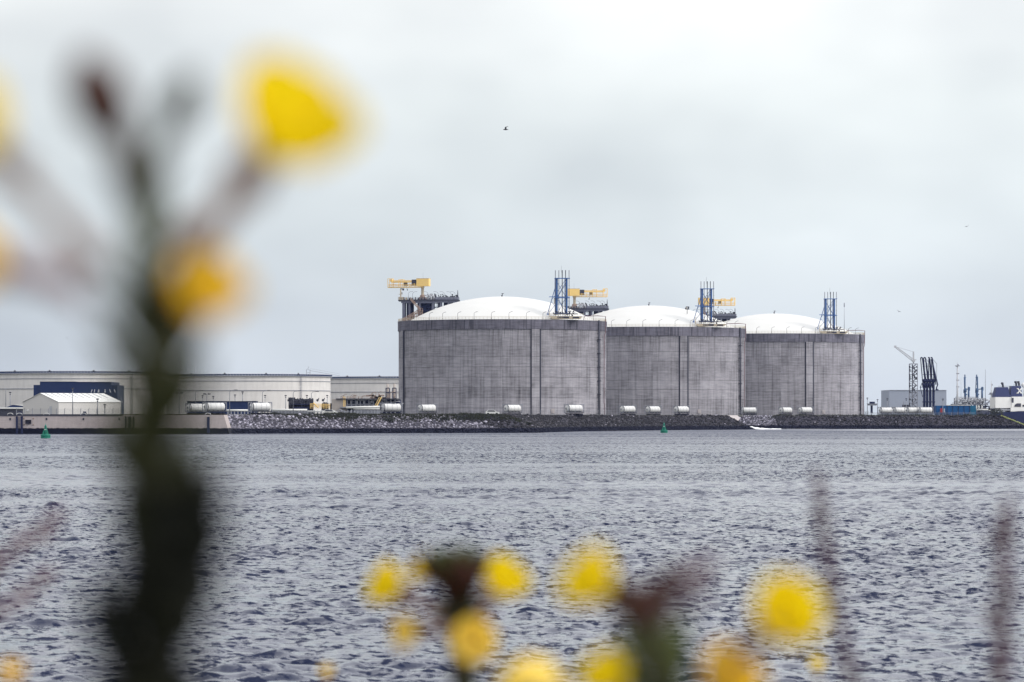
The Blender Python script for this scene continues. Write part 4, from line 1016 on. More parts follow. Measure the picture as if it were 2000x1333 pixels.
def control_tower():
    D=1600; t=Thing('control_tower','small dark mushroom shaped tower right of the farthest tank','tower',at(1702,808,D))
    mb=MB(); mb.pbox(1700.6,1704.6,790,808,D,1.2); t.part('column',mb,M['navy_steel'])
    mb=MB(); mb.prism([(xat(1695,D),zat(789.2,D)),(xat(1713,D),zat(789.2,D)),(xat(1711.5,D),zat(792.5,D)),(xat(1697,D),zat(792.5,D))],D-1.5,D+2.5); mb.pbox(1694.6,1713.4,788.6,789.2,D-1.6,4.3); t.part('deck',mb,M['grey_steel'])
    mb=MB(); mb.pbox(1699,1708.7,785,788.6,D-.5,2.4); t.part('cabin',mb,M['navy_steel'])
control_tower()
def sub_station():
    D=1560; t=Thing('pump_hut','small dark equipment rack on legs below the lattice crane','equipment rack',at(1769,806,D))
    mb=MB(); mb.pbox(1763,1775,791,796,D,2); t.part('cabinet',mb,M['dark_steel']); mb=MB()
    for x in(1764,1769,1774): mb.beam(at(x,806,D),at(x,796,D),.25)
    t.part('leg',mb,M['dark_steel'])
sub_station()
def container_building():
    D=1425; t=Thing('container_building','long blue container building with a white roof on the right bank','building',at(1866,813,D))
    m=mat('blue_cladding',(.012,.085,.24),.5,.12,.5); m2=mat('teal_cladding',(.015,.12,.22),.5,.15,.5)
    mb=MB(); mb.pbox(1828,1894.8,792.6,815,D,5); t.part('wall',mb,m); mb=MB(); mb.pbox(1895,1906.3,792.8,815,D+.3,6); t.part('end_bay',mb,m2)
    mb=MB(); mb.pbox(1848,1896,791.6,792.5,D-.2,5.4); t.part('roof_cover',mb,M['white_paint'])
    mb=MB()
    for x in np.arange(1828,1896,11): mb.beam(at(x,815,D-.1),at(x,792.6,D-.1),.12)
    for x in np.arange(1829,1895,2.2): mb.beam(at(x,815,D-.05),at(x,807,D-.05),.06)
    t.part('rib',mb,M['navy_steel'])
    mb=MB(); mb.pbox(1836.5,1841,798,806,D-.8,.5); t.part('fire_cabinet',mb,M['red']); mb=MB(); mb.pbox(1843.5,1845.5,798.5,806,D-.8,.4); t.part('notice_board',mb,M['light_steel'])
container_building()
# jetty with mast, blue arms, pipes
def jetty():
    D=1560; r=random.Random(21); t=Thing('jetty','grey steel jetty crowded with pipes and railings left of the ship','jetty',at(1895,815,D))
    mb=MB(); mb.pbox(1862,1930,789.3,791.5,D,10); mb.pbox(1868,1906,777.5,778.6,D+2,6); mb.pbox(1878,1924,782.2,783.4,D+1,7); t.part('deck',mb,M['grey_steel'])
    mb=MB()
    for x in np.arange(1864,1930,5.5): mb.beam(at(x,808,D+1),at(x,790,D+1),.4); mb.beam(at(x,808,D+7),at(x,778,D+7),.3)
    for k in range(9): x=1864+k*6.5; mb.beam(at(x,790,D),at(x+6,780,D),.14)
    mb.pbox(1862,1944,798,812,D+3,3); mb.pbox(1880,1918,784,789.3,D+4,3)
    for k in range(30): c=at(r.uniform(1906,1942),r.uniform(793,806),D+1); mb.box(c,(r.uniform(.5,1.6),.5,r.uniform(.4,1.2)))
    t.part('support',mb,M['platform_steel'])
    mb=MB()
    for k in range(60):
        x=r.uniform(1862,1928); y=r.uniform(779,790); mb.tube([at(x,y,D+r.uniform(-.5,3)),at(x+r.uniform(2,9),y+r.choice([0,0,.6]),D+1)],r.choice([.08,.13,.2]),5)
    for k in range(60):
        x=r.uniform(1862,1926); y=r.uniform(776,790); mb.tube([at(x,y,D),at(x,y+r.uniform(2,5),D)],.1,5)
    for k in range(40): c=at(r.uniform(1863,1925),r.uniform(779,789),D-.2); mb.box(c,(r.uniform(.3,.9),.5,r.uniform(.3,.8)))
    t.part('pipework',mb,M['light_steel'])
    mb=MB()
    for y in(775.5,776.8): mb.beam(at(1866,y,D+2),at(1908,y,D+2),.06)
    for y in(786.5,788): mb.beam(at(1860,y,D),at(1933,y,D),.06)
    for x in np.arange(1860,1933,3): mb.beam(at(x,789.5,D),at(x,786.3,D),.05)
    for x in np.arange(1866,1909,3): mb.beam(at(x,778,D+2),at(x,775.3,D+2),.05)
    mb.beam(at(1926,790,D),at(1937,781,D),.35); mb.beam(at(1926,788.5,D),at(1937,779.5,D),.1)
    t.part('handrail',mb,M['grey_steel'])
    for x in(1906.5,1911,1917):
        mb=MB(); mb.tube([at(x,800,D-1),at(x+1,796,D-1),at(x+1,794,D-1),at(x-.6,793.2,D-1)],.32,7); t.part('pipe_loop',mb,M['white_paint'])
    mb=MB(); mb.tube([at(1907,800.5,D-1),at(1930,800.5,D-1)],.3,7); mb.tube([at(1931,802,D-1),at(1938,802,D-1)],.2,7); t.part('white_pipe',mb,M['white_paint'])
jetty()
def jetty_mast(px,y0,y1,w,lab,balcony):
    D=1555; t=Thing('signal_mast',lab,'mast',at(px,808,D))
    mb=MB(); mb.tube([at(px,y1,D),at(px,770,D),at(px,y0,D)],[w*.8,w*.55,w*.35],8); mb.tube([at(px,y0,D),at(px,y0-6,D)],.05,4); t.part('pole',mb,M['light_steel'])
    mb=MB()
    if balcony: mb.ball(at(px,769,D),.62,10,(1.5,1,.9)); mb.box(at(px,771,D),(2.3,1.4,.25)); mb.tube([at(px+.8,752,D-.3),at(px+2,750,D-.3),at(px+2,754,D-.3)],.1,5)
    else:
        mb.box(at(px,715,D),(2.0,1,.3)); mb.box(at(px+1,713.5,D),(.6,.5,.7)); mb.box(at(px-1.3,716,D),(.7,.5,.3))
        for y in(730,743,756): mb.box(at(px+.7,y,D),(1.2,.6,.35))
    t.part('bracket' if not balcony else 'crows_nest',mb,M['grey_steel'])
jetty_mast(1870,713,790,.75,'tall grey mast at the left end of the jetty, right of the loading arms',False)
jetty_mast(1936.5,749.5,806,.55,'short grey mast with a round platform just left of the ship',True)
def jetty_crane(px,lab,wide):
    D=1565; t=Thing('cargo_crane',lab,'crane',at(px,778,D),'blue cranes on the jetty'); m=mat('crane_blue',(.065,.115,.21),.5,.15)
    mb=MB(); mb.tube([at(px+.8,780,D),at(px+.4,760,D)],.55*wide,8); t.part('column',mb,m)
    mb=MB()
    if wide>1:
        mb.beam(at(px-2,766,D),at(px-.6,736,D),.26); mb.beam(at(px+2,766,D),at(px+1.4,736,D),.40); mb.beam(at(px-1,742,D),at(px+1.5,742,D),.2); mb.beam(at(px-1,752,D),at(px+1.5,748,D),.2)
    else: mb.tube([at(px,764,D),at(px-.2,737,D)],[.30,.44],6)
    mb.box(at(px,734.5,D),(.45,.5,1.0)); mb.box(at(px,737.5,D),(1.0,.5,.25)); t.part('jib',mb,m)
    mb=MB(); q=px+11*wide**1.4*.85
    mb.tube([at(px+1,761,D),at(q+1,760,D)],.24,6); mb.tube([at(q,780,D),at(q,761,D)],.40,8); mb.ball(at(q,759,D),.5,8,(1,.7,1.5),.2); mb.box(at(q+1.4,760,D),(.5,.6,1.5)); t.part('counter_arm',mb,m)
    mb=MB(); mb.ball(at(px+.8,762,D-.4),.55,8,(1.3,1,1.5),.3); mb.box(at(px-2,765,D),(.35,.5,1.3)); mb.box(at(px+3,771,D),(.7,.6,.5)); mb.box(at(px+2.4,764,D),(.5,.5,.9)); t.part('winch',mb,m)
jetty_crane(1884.5,'left one of two blue cranes standing on the jetty, with a single thick jib',.85)
jetty_crane(1907.5,'right one of two blue cranes standing on the jetty, with an open two leg jib',1.1)
m=MB(); m.tube([at(1924.5,785,1558),at(1924.5,722,1558)],[.1,.05],5); solo('whip_antenna',m,M['dark_steel'],'very thin dark antenna pole between the blue cranes and the ship','antenna',at(1924.5,785,1558))
m=MB(); m.tube([at(1877,778,1558),at(1877,738,1558)],[.08,.04],5); solo('whip_antenna',m,M['light_steel'],'very thin pale antenna pole between the tall mast and the left blue crane','antenna',at(1877,778,1558))
# ship
def ship():
    D=1530; t=Thing('tanker_ship','dark blue tanker with white deckhouse and two navy funnels at the right edge','ship',at(2010,838,D))
    X=lambda p:xat(p,D); Z=lambda p:zat(p,D)
    mb=MB(); pts=[(X(1937),Z(811)),(X(1955),Z(842)),(X(2300),Z(842)),(X(2300),Z(803)),(X(1990),Z(803.5)),(X(1972),Z(805)),(X(1940),Z(806))]
    mb.prism(pts,D,D+26); t.part('hull',mb,M['navy_steel'])
    mw=mat('ship_white',(.74,.73,.70),.5,.08,.3,stretch=(1,1,.2))
    mb=MB(); mb.pbox(1944.2,1976.5,776,797.5,D+2,18); mb.pbox(1976.6,2100,775.2,796.5,D+1.5,18); t.part('deckhouse',mb,mw)
    mb=MB(); mb.pbox(1974.2,2100,796.6,804.3,D+.5,20); t.part('lower_deck',mb,mw)
    mb=MB(); mb.pbox(1975.8,1979.8,777.5,787,D+1.4,.08); mb.prism([(X(1982),Z(795)),(X(1995),Z(795)),(X(1995),Z(788.3)),(X(1987),Z(788.3)),(X(1983),Z(791))],D+1.3,D+1.45); mb.pbox(1997,2003,791,795,D+1.4,.08); t.part('opening',mb,M['dark_steel'])
    mb=MB(); mb.pbox(1946,1975,798,803.5,D+4,12); mb.pbox(1936,1944,799,806,D+3,3); t.part('winch_deck',mb,M['dark_steel'])
    mb=MB()
    for x in np.arange(1947,1976,3.2): mb.beam(at(x,797,D+3),at(x+r_(0.5),804,D+3),.2)
    for k in range(9): mb.box(at(1945+k*3.4,801,D+2.5),(.8,.5,.7))
    t.part('deck_gear',mb,M['light_steel'])
    for a in ((1944.9,1976,1949.3,1972.2,756.5,775.9),(1975.4,1999.5,1979.3,1997.3,754,775.1)):
        x0,x1,u0,u1,yt,yb=a; mb=MB()
        lo=[(X(x0),D+4),(X(x1),D+4),(X(x1),D+13),(X(x0),D+13)]; hi=[(X(u0),D+5),(X(u1),D+5),(X(u1),D+12),(X(u0),D+12)]
        mb.add([(p[0],p[1],Z(yb)) for p in lo]+[(p[0],p[1],Z(yt)) for p in hi],[(0,1,5,4),(1,2,6,5),(2,3,7,6),(3,0,4,7),(4,5,6,7)])
        f=t.part('funnel',mb,mat('funnel_navy',(.035,.045,.115),.5,.1))
        mb=MB(); cx=(u0+u1)/2-2
        for dx in ((0,),( -1.5,4))[x0>1970]:
            p=at(cx+dx,yt,D+8); mb.tube([p,p+Vector((.0,0,.9)),p+Vector((-.4,0,1.5))],.45,7); mb.ball(p+Vector((-.3,0,1.6)),.55,7,(1.2,1,.8))
        for x in np.arange(u0,u1,2): mb.beam(at(x,yt,D+5.1),at(x,yt-2,D+5.1),.05)
        mb.beam(at(u0,yt-2,D+5.1),at(u1,yt-2,D+5.1),.05)
        link_mesh('exhaust_pipe',mb,M['dark_steel'],f,t.org)
        if x0>1970:
            mb=MB(); lean=lambda y: D+4+(yb-y)/(yb-yt)*1.0-.12
            for a0,b0 in (((1987.8,758.8),(1995.2,768.6)),((1995.4,758.8),(1987.6,768.6))):
                vs_=[]
                for (x,y) in ((a0[0]-1.3,a0[1]),(a0[0]+1.3,a0[1]),(b0[0]+1.3,b0[1]),(b0[0]-1.3,b0[1])): vs_.append(at(x,y,lean(y))); 
                vs2=[v+Vector((0,.08,0)) for v in vs_]; mb.add(vs_+vs2,[(0,1,2,3),(7,6,5,4),(0,4,5,1),(1,5,6,2),(2,6,7,3),(3,7,4,0)])
            for x,y in((1987.9,759.3),(1995.4,759.3),(1987.7,768.2),(1995.3,768.2)): c=at(x,y,lean(y)+.02); mb.box(c,(.9,.1,.28))
            link_mesh('funnel_letter',mb,M['white_paint'],f,t.org)
    mb=MB(); mb.ball(at(1999.5,752.5,D+9),1.0,14); mb.tube([at(1999.5,775,D+9),at(1999.5,756,D+9)],.3,6); t.part('radome',mb,M['white_paint'])
r_=lambda a: random.uniform(0,a)
ship()
# mossy kerb down the right corner of the bank
def moss():
    mb=MB()
    for k in range(120):
        f=k/119; px=1955+f*62; D=1404-f*7; X=xat(px,D); z=float(land_z(np.array([X]),np.array([D]))[0]); zt=zat(811+f*24.5,D)
        k%7 and mb.ball((X,D,max(z,zt)-.2+random.uniform(-.1,.1)),random.uniform(.15,.32),6,(1.2,1,.7),.6)
    tag(struct('moss',mb,M['yellow_moss'],'stuff'),'yellow green moss on the descending edge of the right bank','moss')
moss()
def shrub(px,py,D,w,h,n,lab,name='shrub'):
    t=Thing(name,lab,'shrub',at(px,py,D)); b=t.org; mb=MB(); r=random.Random(int(px))
    for k in range(n):
        th=r.uniform(0,2*PI); u=r.random()**.5; c=b+Vector((math.cos(th)*u*w,math.sin(th)*u*w*.7,r.random()*h*(1-.5*u)+.1)); a=r.uniform(0,PI); s=r.uniform(.10,.24)
        d=Vector((math.cos(a)*s,math.sin(a)*s,r.uniform(-s,s))); e=Vector((r.uniform(-s,s),r.uniform(-s,s),s)); mb.add([c-d,c+d,c+e],[(0,1,2)])
    t.part('foliage',mb,M['shrub'])
    mb=MB()
    for k in range(6): mb.tube([b,b+Vector((r.uniform(-w*.6,w*.6),r.uniform(-w*.3,w*.3),h*.7))],.05,4)
    t.part('stem',mb,M['stem_dark'])
shrub(1947,811,1404,2.6,3.0,900,'dark shrub on the right bank just left of the ship')
for px,D,w,h,lab in ((868,1036,1.6,.9,'dark bush on the crest before the left part of the nearest tank'),(897,1040,1.4,.8,'dark bush just right of another on the bank crest'),(665,1024,1.8,.9,'dark bush on the slope below the process building'),(757,1026,1.6,1.1,'dark bush below the tank container beside the nearest tank'),(537,1012,1.6,.8,'dark bush near the left end of the pale stone bank'),(1029,1058,1.5,.8,'dark bush on the crest where the dark stone begins')):
    z=float(land_z(np.array([xat(px,D)]),np.array([D]))[0]); shrub(px,HY-(z-H)/D*F,D,w,h,350,lab)

# outfall: white water running out of the channel, concrete wing walls
def outfall():
    t=Thing('outfall_weir','concrete outfall wing wall with white water between the two stone banks','outfall',at(1450,830,1400))
    mb=MB(); mb.add([at(1405,811.5,1352),at(1442,822,1350),at(1446,817,1362),at(1440,811.5,1372)],[(0,1,2,3)]); t.part('wing_wall',mb,M['pale_concrete'])
    mb=MB(); A=[(1448,829.5,1372),(1458,832.2,1372),(1470,834.5,1374),(1482,836.6,1378),(1500,838.0,1384),(1530,838.35,1388)]
    B=[(1449,831,1360),(1462,835,1352),(1476,838.2,1350),(1484,839.6,1340),(1500,839.4,1352),(1532,838.9,1366)]
    vs_=[]
    for i in range(len(A)-1):
        for j in range(6):
            f=j/6; vs_.append((at(*A[i]).lerp(at(*A[i+1]),f)+Vector((0,0,random.uniform(.0,.22))),at(*B[i]).lerp(at(*B[i+1]),f)+Vector((0,0,random.uniform(-.05,.1)))))
    flat=[p for q in vs_ for p in q]+[p-Vector((0,0,.6)) for q in vs_ for p in q]; n=len(vs_)
    fs=[(2*i,2*i+1,2*i+3,2*i+2) for i in range(n-1)]+[(2*i+1,2*n+2*i+1,2*n+2*i+3,2*i+3) for i in range(n-1)]
    mb.add(flat,fs,True); t.part('white_water',mb,mat('foam_white',(.85,.86,.88),.7,.12,.8))
outfall()

# ------------------------------------------------------------------ buoys
def buoy(px,ybase,D,lab,grp='green navigation buoys'):
    b=Vector((xat(px,D),D,-.15)); t=Thing('navigation_buoy',lab,'buoy',b,grp)
    mb=MB(); mb.lathe([(.6,-.2),(1.0,-.05),(1.05,.35),(1.0,.42),(1.0,.52),(1.05,.6),(1.03,.95),(.001,1.0)],b,20); t.part('float',mb,M['green_buoy'])
    mb=MB()
    for k in range(4):
        a=PI/4+k*PI/2; mb.beam(b+Vector((.85*math.cos(a),.85*math.sin(a),.95)),b+Vector((.2*math.cos(a),.2*math.sin(a),2.5)),.07)
    for k in range(4):
        a=PI/4+k*PI/2; c=a+PI/2; f=lambda q,r,z:b+Vector((r*math.cos(q),r*math.sin(q),z))
        if k%2==0: mb.add([f(a,.8,1.0),f(a,.12,1.0),f(a,.12,2.45),f(a,.22,2.45)],[(0,1,2,3)]); 
        mb.beam(f(a,.6,1.5),f(c,.6,1.5),.05)
    mb.lathe([(.36,.95),(.3,2.3),(.2,2.5)],b,10); mb.box(b+Vector((0,0,2.5)),(.5,.5,.1)); t.part('tower',mb,M['green_buoy'])
    mb=MB(); mb.lathe([(.001,3.05),(.26,2.65),(.2,2.55)],b,10); mb.tube([b+Vector((0,0,2.9)),b+Vector((0,0,3.2))],.04,5); t.part('lantern',mb,mat('buoy_lantern',(.03,.22,.16),.4,.1))
    mb=MB(); mb.box(b+Vector((-.08,-.46,1.95)),(.16,.04,.2)); mb.box(b+Vector((.16,-.46,1.98)),(.1,.04,.16)); t.part('marking',mb,M['white_paint'])
buoy(89,858,770,'green buoy floating at the far left in front of the quay wall')
buoy(1297,846,1040,'green buoy floating in front of the dark stone bank and middle tank')

# ------------------------------------------------------------------ birds
def bird(px,py,D,s,lab,roll=0,pose=0):
    c=at(px,py,D); t=Thing('gull',lab,'bird',c,'gulls in the sky'); mb=MB()
    mb.tube([c+Vector((-.30*s,0,0)),c+Vector((-.22*s,0,.01*s)),c+Vector((-.05*s,0,0)),c+Vector((.12*s,0,0)),c+Vector((.30*s,0,.01*s))],[.02*s,.05*s,.07*s,.055*s,.012*s],8); ob=t.part('body',mb,M['bird'] if pose==0 else M['dark_steel'])
    for sd_ in(-1,1):
        mb=MB()
        if pose==0: r0=c+Vector((-.02*s,0,.02*s)); k=c+Vector((-.05*s+.02*sd_*s,-sd_*.18*s,.26*s)); w=c+Vector((.20*s+.05*sd_*s,-sd_*.34*s,.34*s))
        else: r0=c; k=c+Vector((sd_*.28*s,0,.16*s+roll*sd_*.1*s)); w=c+Vector((sd_*.62*s,0,.14*s+roll*sd_*.34*s))
        ch=Vector((.14*s,.02,0)) if pose==0 else Vector((.04*s,.12*s,.05*s)); z=Vector((0,0,.012*s))
        vs_=[r0-ch*.5,r0+ch*.7,k+ch*.6,k-ch*.4,w+ch*.15,w-ch*.1]; mb.add([v+z for v in vs_]+[v-z for v in vs_],[(0,1,2,3),(3,2,4,5),(9,8,7,6),(11,10,8,9),(0,3,9,6),(3,5,11,9),(1,7,8,2),(2,8,10,4)]); t.part('wing',mb,M['bird'])
bird(988,253.5,420,1.0,'dark gull with raised wings in the upper middle of the sky')
bird(1888,443,900,.9,'tiny gull high at the right side of the sky',1,1)
bird(1756,609,900,.8,'tiny gull right of the blue tower of the farthest tank',-1,1)
bird(131,661,900,.5,'tiny gull far left above the cream oil tank',0,1)

# ------------------------------------------------------------------ foreground evening primroses
def curved(a,b,bend,n=8):
    a=Vector(a); b=Vector(b); return [a.lerp(b,i/n)+Vector(bend)*math.sin(PI*i/n) for i in range(n+1)]
def petal_mesh(c,ax,side,r,flare):
    ax=ax.normalized(); side=(side-ax*side.dot(ax)).normalized(); t_=ax.cross(side); mb=MB(); n=7; vs_=[]
    for i in range(n+1):
        f=i/n; radial=r*(.12+.88*math.sin(f*1.5)**.75*flare); axial=r*(-.55+1.05*f**1.3)
        span=rad(56)*(1 if f<.75 else 1-.35*((f-.75)/.25)**2)
        for j in range(n+1):
            g=j/n*2-1; a=g*span; k=radial*(1+.05*math.cos(g*5)); notch=-.10*r*(f>.9)*(abs(g)<.25)
            vs_.append(c+side*k*math.cos(a)+t_*k*math.sin(a)+ax*(axial+notch-.06*r*g*g*f))
    fs=[(i*(n+1)+j,i*(n+1)+j+1,(i+1)*(n+1)+j+1,(i+1)*(n+1)+j) for i in range(n) for j in range(n)]
    mb.add(vs_,fs,True); return mb
def flower(t,base,c,r,pm,flare=.9,tw=.004,tubemat=None,bend=(0,0,0)):
    base=Vector(base); c=Vector(c); r*=1.22; ax=((c-base).normalized()+Vector((0,-.55,0))).normalized(); mb=MB(); q=c-ax*r*.55; pts=curved(base,q,bend,6)
    mb.tube(pts,[tw*1.7,tw*1.5,tw*1.1,tw,tw,tw*1.2,tw*1.8],8); f=t.part('flower',mb,tubemat or M['tube_pink'])
    up=Vector((.3,-.5,1)); s0=(up-ax*up.dot(ax)).normalized(); t0=ax.cross(s0)
    for k in range(4):
        a=k*PI/2+.5; link_mesh('petal',petal_mesh(c,ax,s0*math.cos(a)+t0*math.sin(a),r*(1-.04*(k%2)),flare),pm,f,t.org)
    for k in range(4):
        a=k*PI/2+1.28; sd_=s0*math.cos(a)+t0*math.sin(a); mb=MB(); e=q-ax*r*.9+sd_*r*.35; w=ax.cross(sd_)*r*.12
        mb.add([q-w,q+w,q.lerp(e,.5)+w*1.2+sd_*r*.1,e,q.lerp(e,.5)-w*1.2+sd_*r*.1],[(0,1,2,3,4)],True); link_mesh('sepal',mb,tubemat or M['tube_pink'],f,t.org)
    mb=MB()
    for k in range(6):
        a=k*PI/3; mb.tube([c-ax*r*.5,c+ax*r*.35+(s0*math.cos(a)+t0*math.sin(a))*r*.3],r*.03,4)
    link_mesh('stamen',mb,pm,f,t.org)
def bud(t,base,c,L,r,m,bend=(0,0,0)):
    base=Vector(base); c=Vector(c); ax=(c-base).normalized(); q=c-ax*L/2; mb=MB()
    mb.tube(curved(base,q,bend,5)+[q+ax*L*.15,q+ax*L*.4,q+ax*L*.7,q+ax*L*.92,q+ax*L],[r*.5,r*.45,r*.4,r*.4,r*.45,r*.55,r*.85,r,r*.85,r*.4,r*.08],9); t.part('bud',mb,m)
def leaf(t,base,tip,w,m,bend=(0,0,0)):
    base=Vector(base); tip=Vector(tip); pts=curved(base,tip,bend,8); d=(tip-base).normalized(); sd_=d.cross(Vector((random.uniform(-.5,.5),1,.1))).normalized(); nrm=sd_.cross(d); mb=MB(); vs_=[]
    for i,p in enumerate(pts):
        f=i/8; ww=w*math.sin(PI*min(1,f*.9+.06))**.8*(1-.3*f)
        vs_+= [p-sd_*ww+nrm*ww*.3,p,p+sd_*ww+nrm*ww*.3]
    fs=[(3*i+j,3*i+j+1,3*i+3+j+1,3*i+3+j) for i in range(8) for j in range(2)]; mb.add(vs_,fs,True); t.part('leaf',mb,m)
def stem(t,pts,rs,m): mb=MB(); mb.tube(pts,rs,9); return t.part('stem',mb,m)
M['leaf_black']=leaf_mat('leaf_backlit',(.008,.009,.006),(.01,.012,.004),.7,.08)  # lower leaves against the light: their shade is put into this colour

def plant_one():
    D=1.45; s=D/F; q=lambda x,y,d=0: at(x,y,D+d)
    root=at(320,1333,D); root.z=2.9; t=Thing('evening_primrose','tall dark blurred evening primrose filling the left foreground','flowering plant',root)
    P=[root,q(288,1420),q(285,1330),q(298,1150),q(338,1000),q(335,930),q(305,840),q(292,700),q(300,560),q(288,450),q(268,340)]
    stem(t,P,[s*v for v in (34,34,34,34,30,26,24,24,22,18,10)],M['stem_dark'])
    r=random.Random(2)
    ys=[380,470,560,700,850,960,1050,1150,1250,1333,1500]; xc=[275,282,300,298,305,325,312,298,288,282,285]; hw=[46,76,104,108,118,120,138,146,132,122,105]; n=0
    for k in range(70):
        y=390+(1520-390)*((k+.5)/70)**.74; cx=np.interp(y,ys,xc); h=np.interp(y,ys,hw); L=r.uniform(110,190)*(1 if y>650 else .8)
        e_=.68 if y>1000 else .30; x=cx+r.uniform(-1,1)*h*e_; x2=cx+r.uniform(-1,1)*h*(1.0 if y>1000 else 1.15)+(np.interp(y-L,ys,xc)-cx); yt=y-L
        m=M['leaf_black'] if y>1000 else (M['leaf_dark'] if y>560 else M['leaf_green']); w=r.uniform(38,58) if y>1000 else r.uniform(24,40) if y>520 else r.uniform(9,15)
        leaf(t,q(x,y+40,r.uniform(-.02,.02)),q(x2,yt+40,r.uniform(-.03,.03)),w*s,m,bend=(r.uniform(-8,8)*s,0,0))
    for (x0,y0,x1,y1,w) in ((290,1070,235,880,34),(285,1130,222,950,34),(300,1010,238,830,34),(295,940,248,770,30),(330,1110,398,940,34),(335,1040,405,880,30),(300,870,240,700,28),(300,1250,385,1080,36),(300,1330,380,1170,36),(285,720,255,560,30),(305,740,335,590,30),(300,800,270,640,34),(305,820,335,660,34),(310,860,285,700,36),(315,900,350,740,34),(300,900,262,760,32),(325,960,300,800,38),(340,1000,372,850,32),(300,960,262,830,30)):
        leaf(t,q(x0,y0,.01),q(x1,y1,-.01),w*s,M['leaf_dark'])
    for (x0,y0,x1,y1,w,m) in ((275,380,225,270,13,'leaf_green'),(275,380,300,255,13,'leaf_green'),(275,390,335,300,12,'leaf_green'),(272,370,262,250,12,'leaf_green'),(278,400,205,320,11,'leaf_green'),(262,420,245,325,26,'leaf_dark'),(270,430,295,335,26,'leaf_dark'),(275,460,285,330,34,'leaf_green'),(275,480,240,360,28,'leaf_green'),(280,480,320,370,26,'leaf_green'),(275,440,230,330,20,'leaf_dark'),(270,420,215,300,22,'leaf_green'),(275,430,330,310,20,'leaf_green'),
        (285,600,150,480,9,'leaf_green'),(285,660,170,560,12,'leaf_green'),(290,900,195,740,14,'leaf_green'),(310,960,425,830,14,'leaf_green'),(300,760,190,610,11,'leaf_green')):
        leaf(t,q(x0,y0),q(x1,y1,.03),w*s,M[m])
    bud(t,q(258,350),q(190,180),170*s,60*s,M['bud_red']); bud(t,q(282,350),q(356,196),120*s,36*s,M['stem_dark'])
    flower(t,q(352,490),q(566,236),118*s,M['petal'],.9,24*s,bend=(8*s,0,-14*s))
    flower(t,q(310,650),q(398,562),82*s,M['petal_orange'],.8,17*s,M['bud_red'])
    flower(t,q(190,520),q(-52,250),90*s,M['petal'],.8,17*s); flower(t,q(150,560),q(-45,510),75*s,M['petal_orange'],.8,18*s,M['seed_pink'])
    bud(t,q(170,590),q(45,520),110*s,28*s,M['seed_pink'])
plant_one()
def plant_two():
    D=3.3; s=D/F; q=lambda x,y,d=0: at(x,y,D+d); root=q(890,1333); root.z=2.9
    t=Thing('evening_primrose','small evening primrose with five yellow flowers low at the centre','flowering plant',root)
    stem(t,[root,q(898,1420),q(905,1333),q(900,1250),q(893,1170),q(888,1085)],[v*s for v in (19,18,16,15,13,9)],M['stem_dark'])
    f=M['petal']
    flower(t,q(862,1205),q(757,1144),40*s,f,.85,8*s); flower(t,q(880,1160),q(822,1112,.03),29*s,f,.8,8*s)
    flower(t,q(905,1225),q(984,1132),46*s,f,.85,9*s,bend=(10*s,0,-10*s)); flower(t,q(880,1232),q(794,1234),31*s,M['petal_cream'],.85,8*s); flower(t,q(902,1300),q(925,1254,-.06),41*s,M['petal_cream'],.9,9*s)
    for a in ((888,1170,845,1112,80,15,'bud_red'),(890,1180,902,1128,85,22,'bud_red'),(890,1160,928,1108,70,16,'bud_red'),(890,1160,878,1094,66,20,'leaf_green'),(890,1150,907,1088,64,22,'leaf_green'),(880,1150,850,1095,60,16,'leaf_green'),(895,1150,935,1095,60,16,'leaf_green'),(895,1180,945,1105,50,10,'bud_red'),(890,1170,868,1100,70,15,'leaf_green'),(890,1170,890,1110,80,18,'bud_red')):
        bud(t,q(a[0],a[1]),q(a[2],a[3],-.02),a[4]*s,a[5]*s,M[a[6]])
    bud(t,q(885,1180),q(832,1105,-.02),70*s,14*s,M['bud_red']); bud(t,q(895,1180),q(925,1135,-.03),70*s,16*s,M['bud_red'])
    for a in ((893,1250,845,1160,16),(895,1260,935,1170,16),(895,1290,870,1190,18),(900,1320,925,1230,16),(890,1180,836,1085,16),(890,1190,868,1075,17),(892,1200,912,1078,17),(892,1190,948,1085,14),(893,1230,865,1130,15),(893,1240,930,1150,15),(895,1260,880,1150,18),(900,1300,868,1200,13),(905,1340,930,1240,13),(905,1360,885,1250,16),(905,1380,880,1270,16),(905,1400,930,1290,16)): leaf(t,q(a[0],a[1]),q(a[2],a[3]),a[4]*s,M['leaf_green'] if a[1]<1200 else M['leaf_dark'])
plant_two()
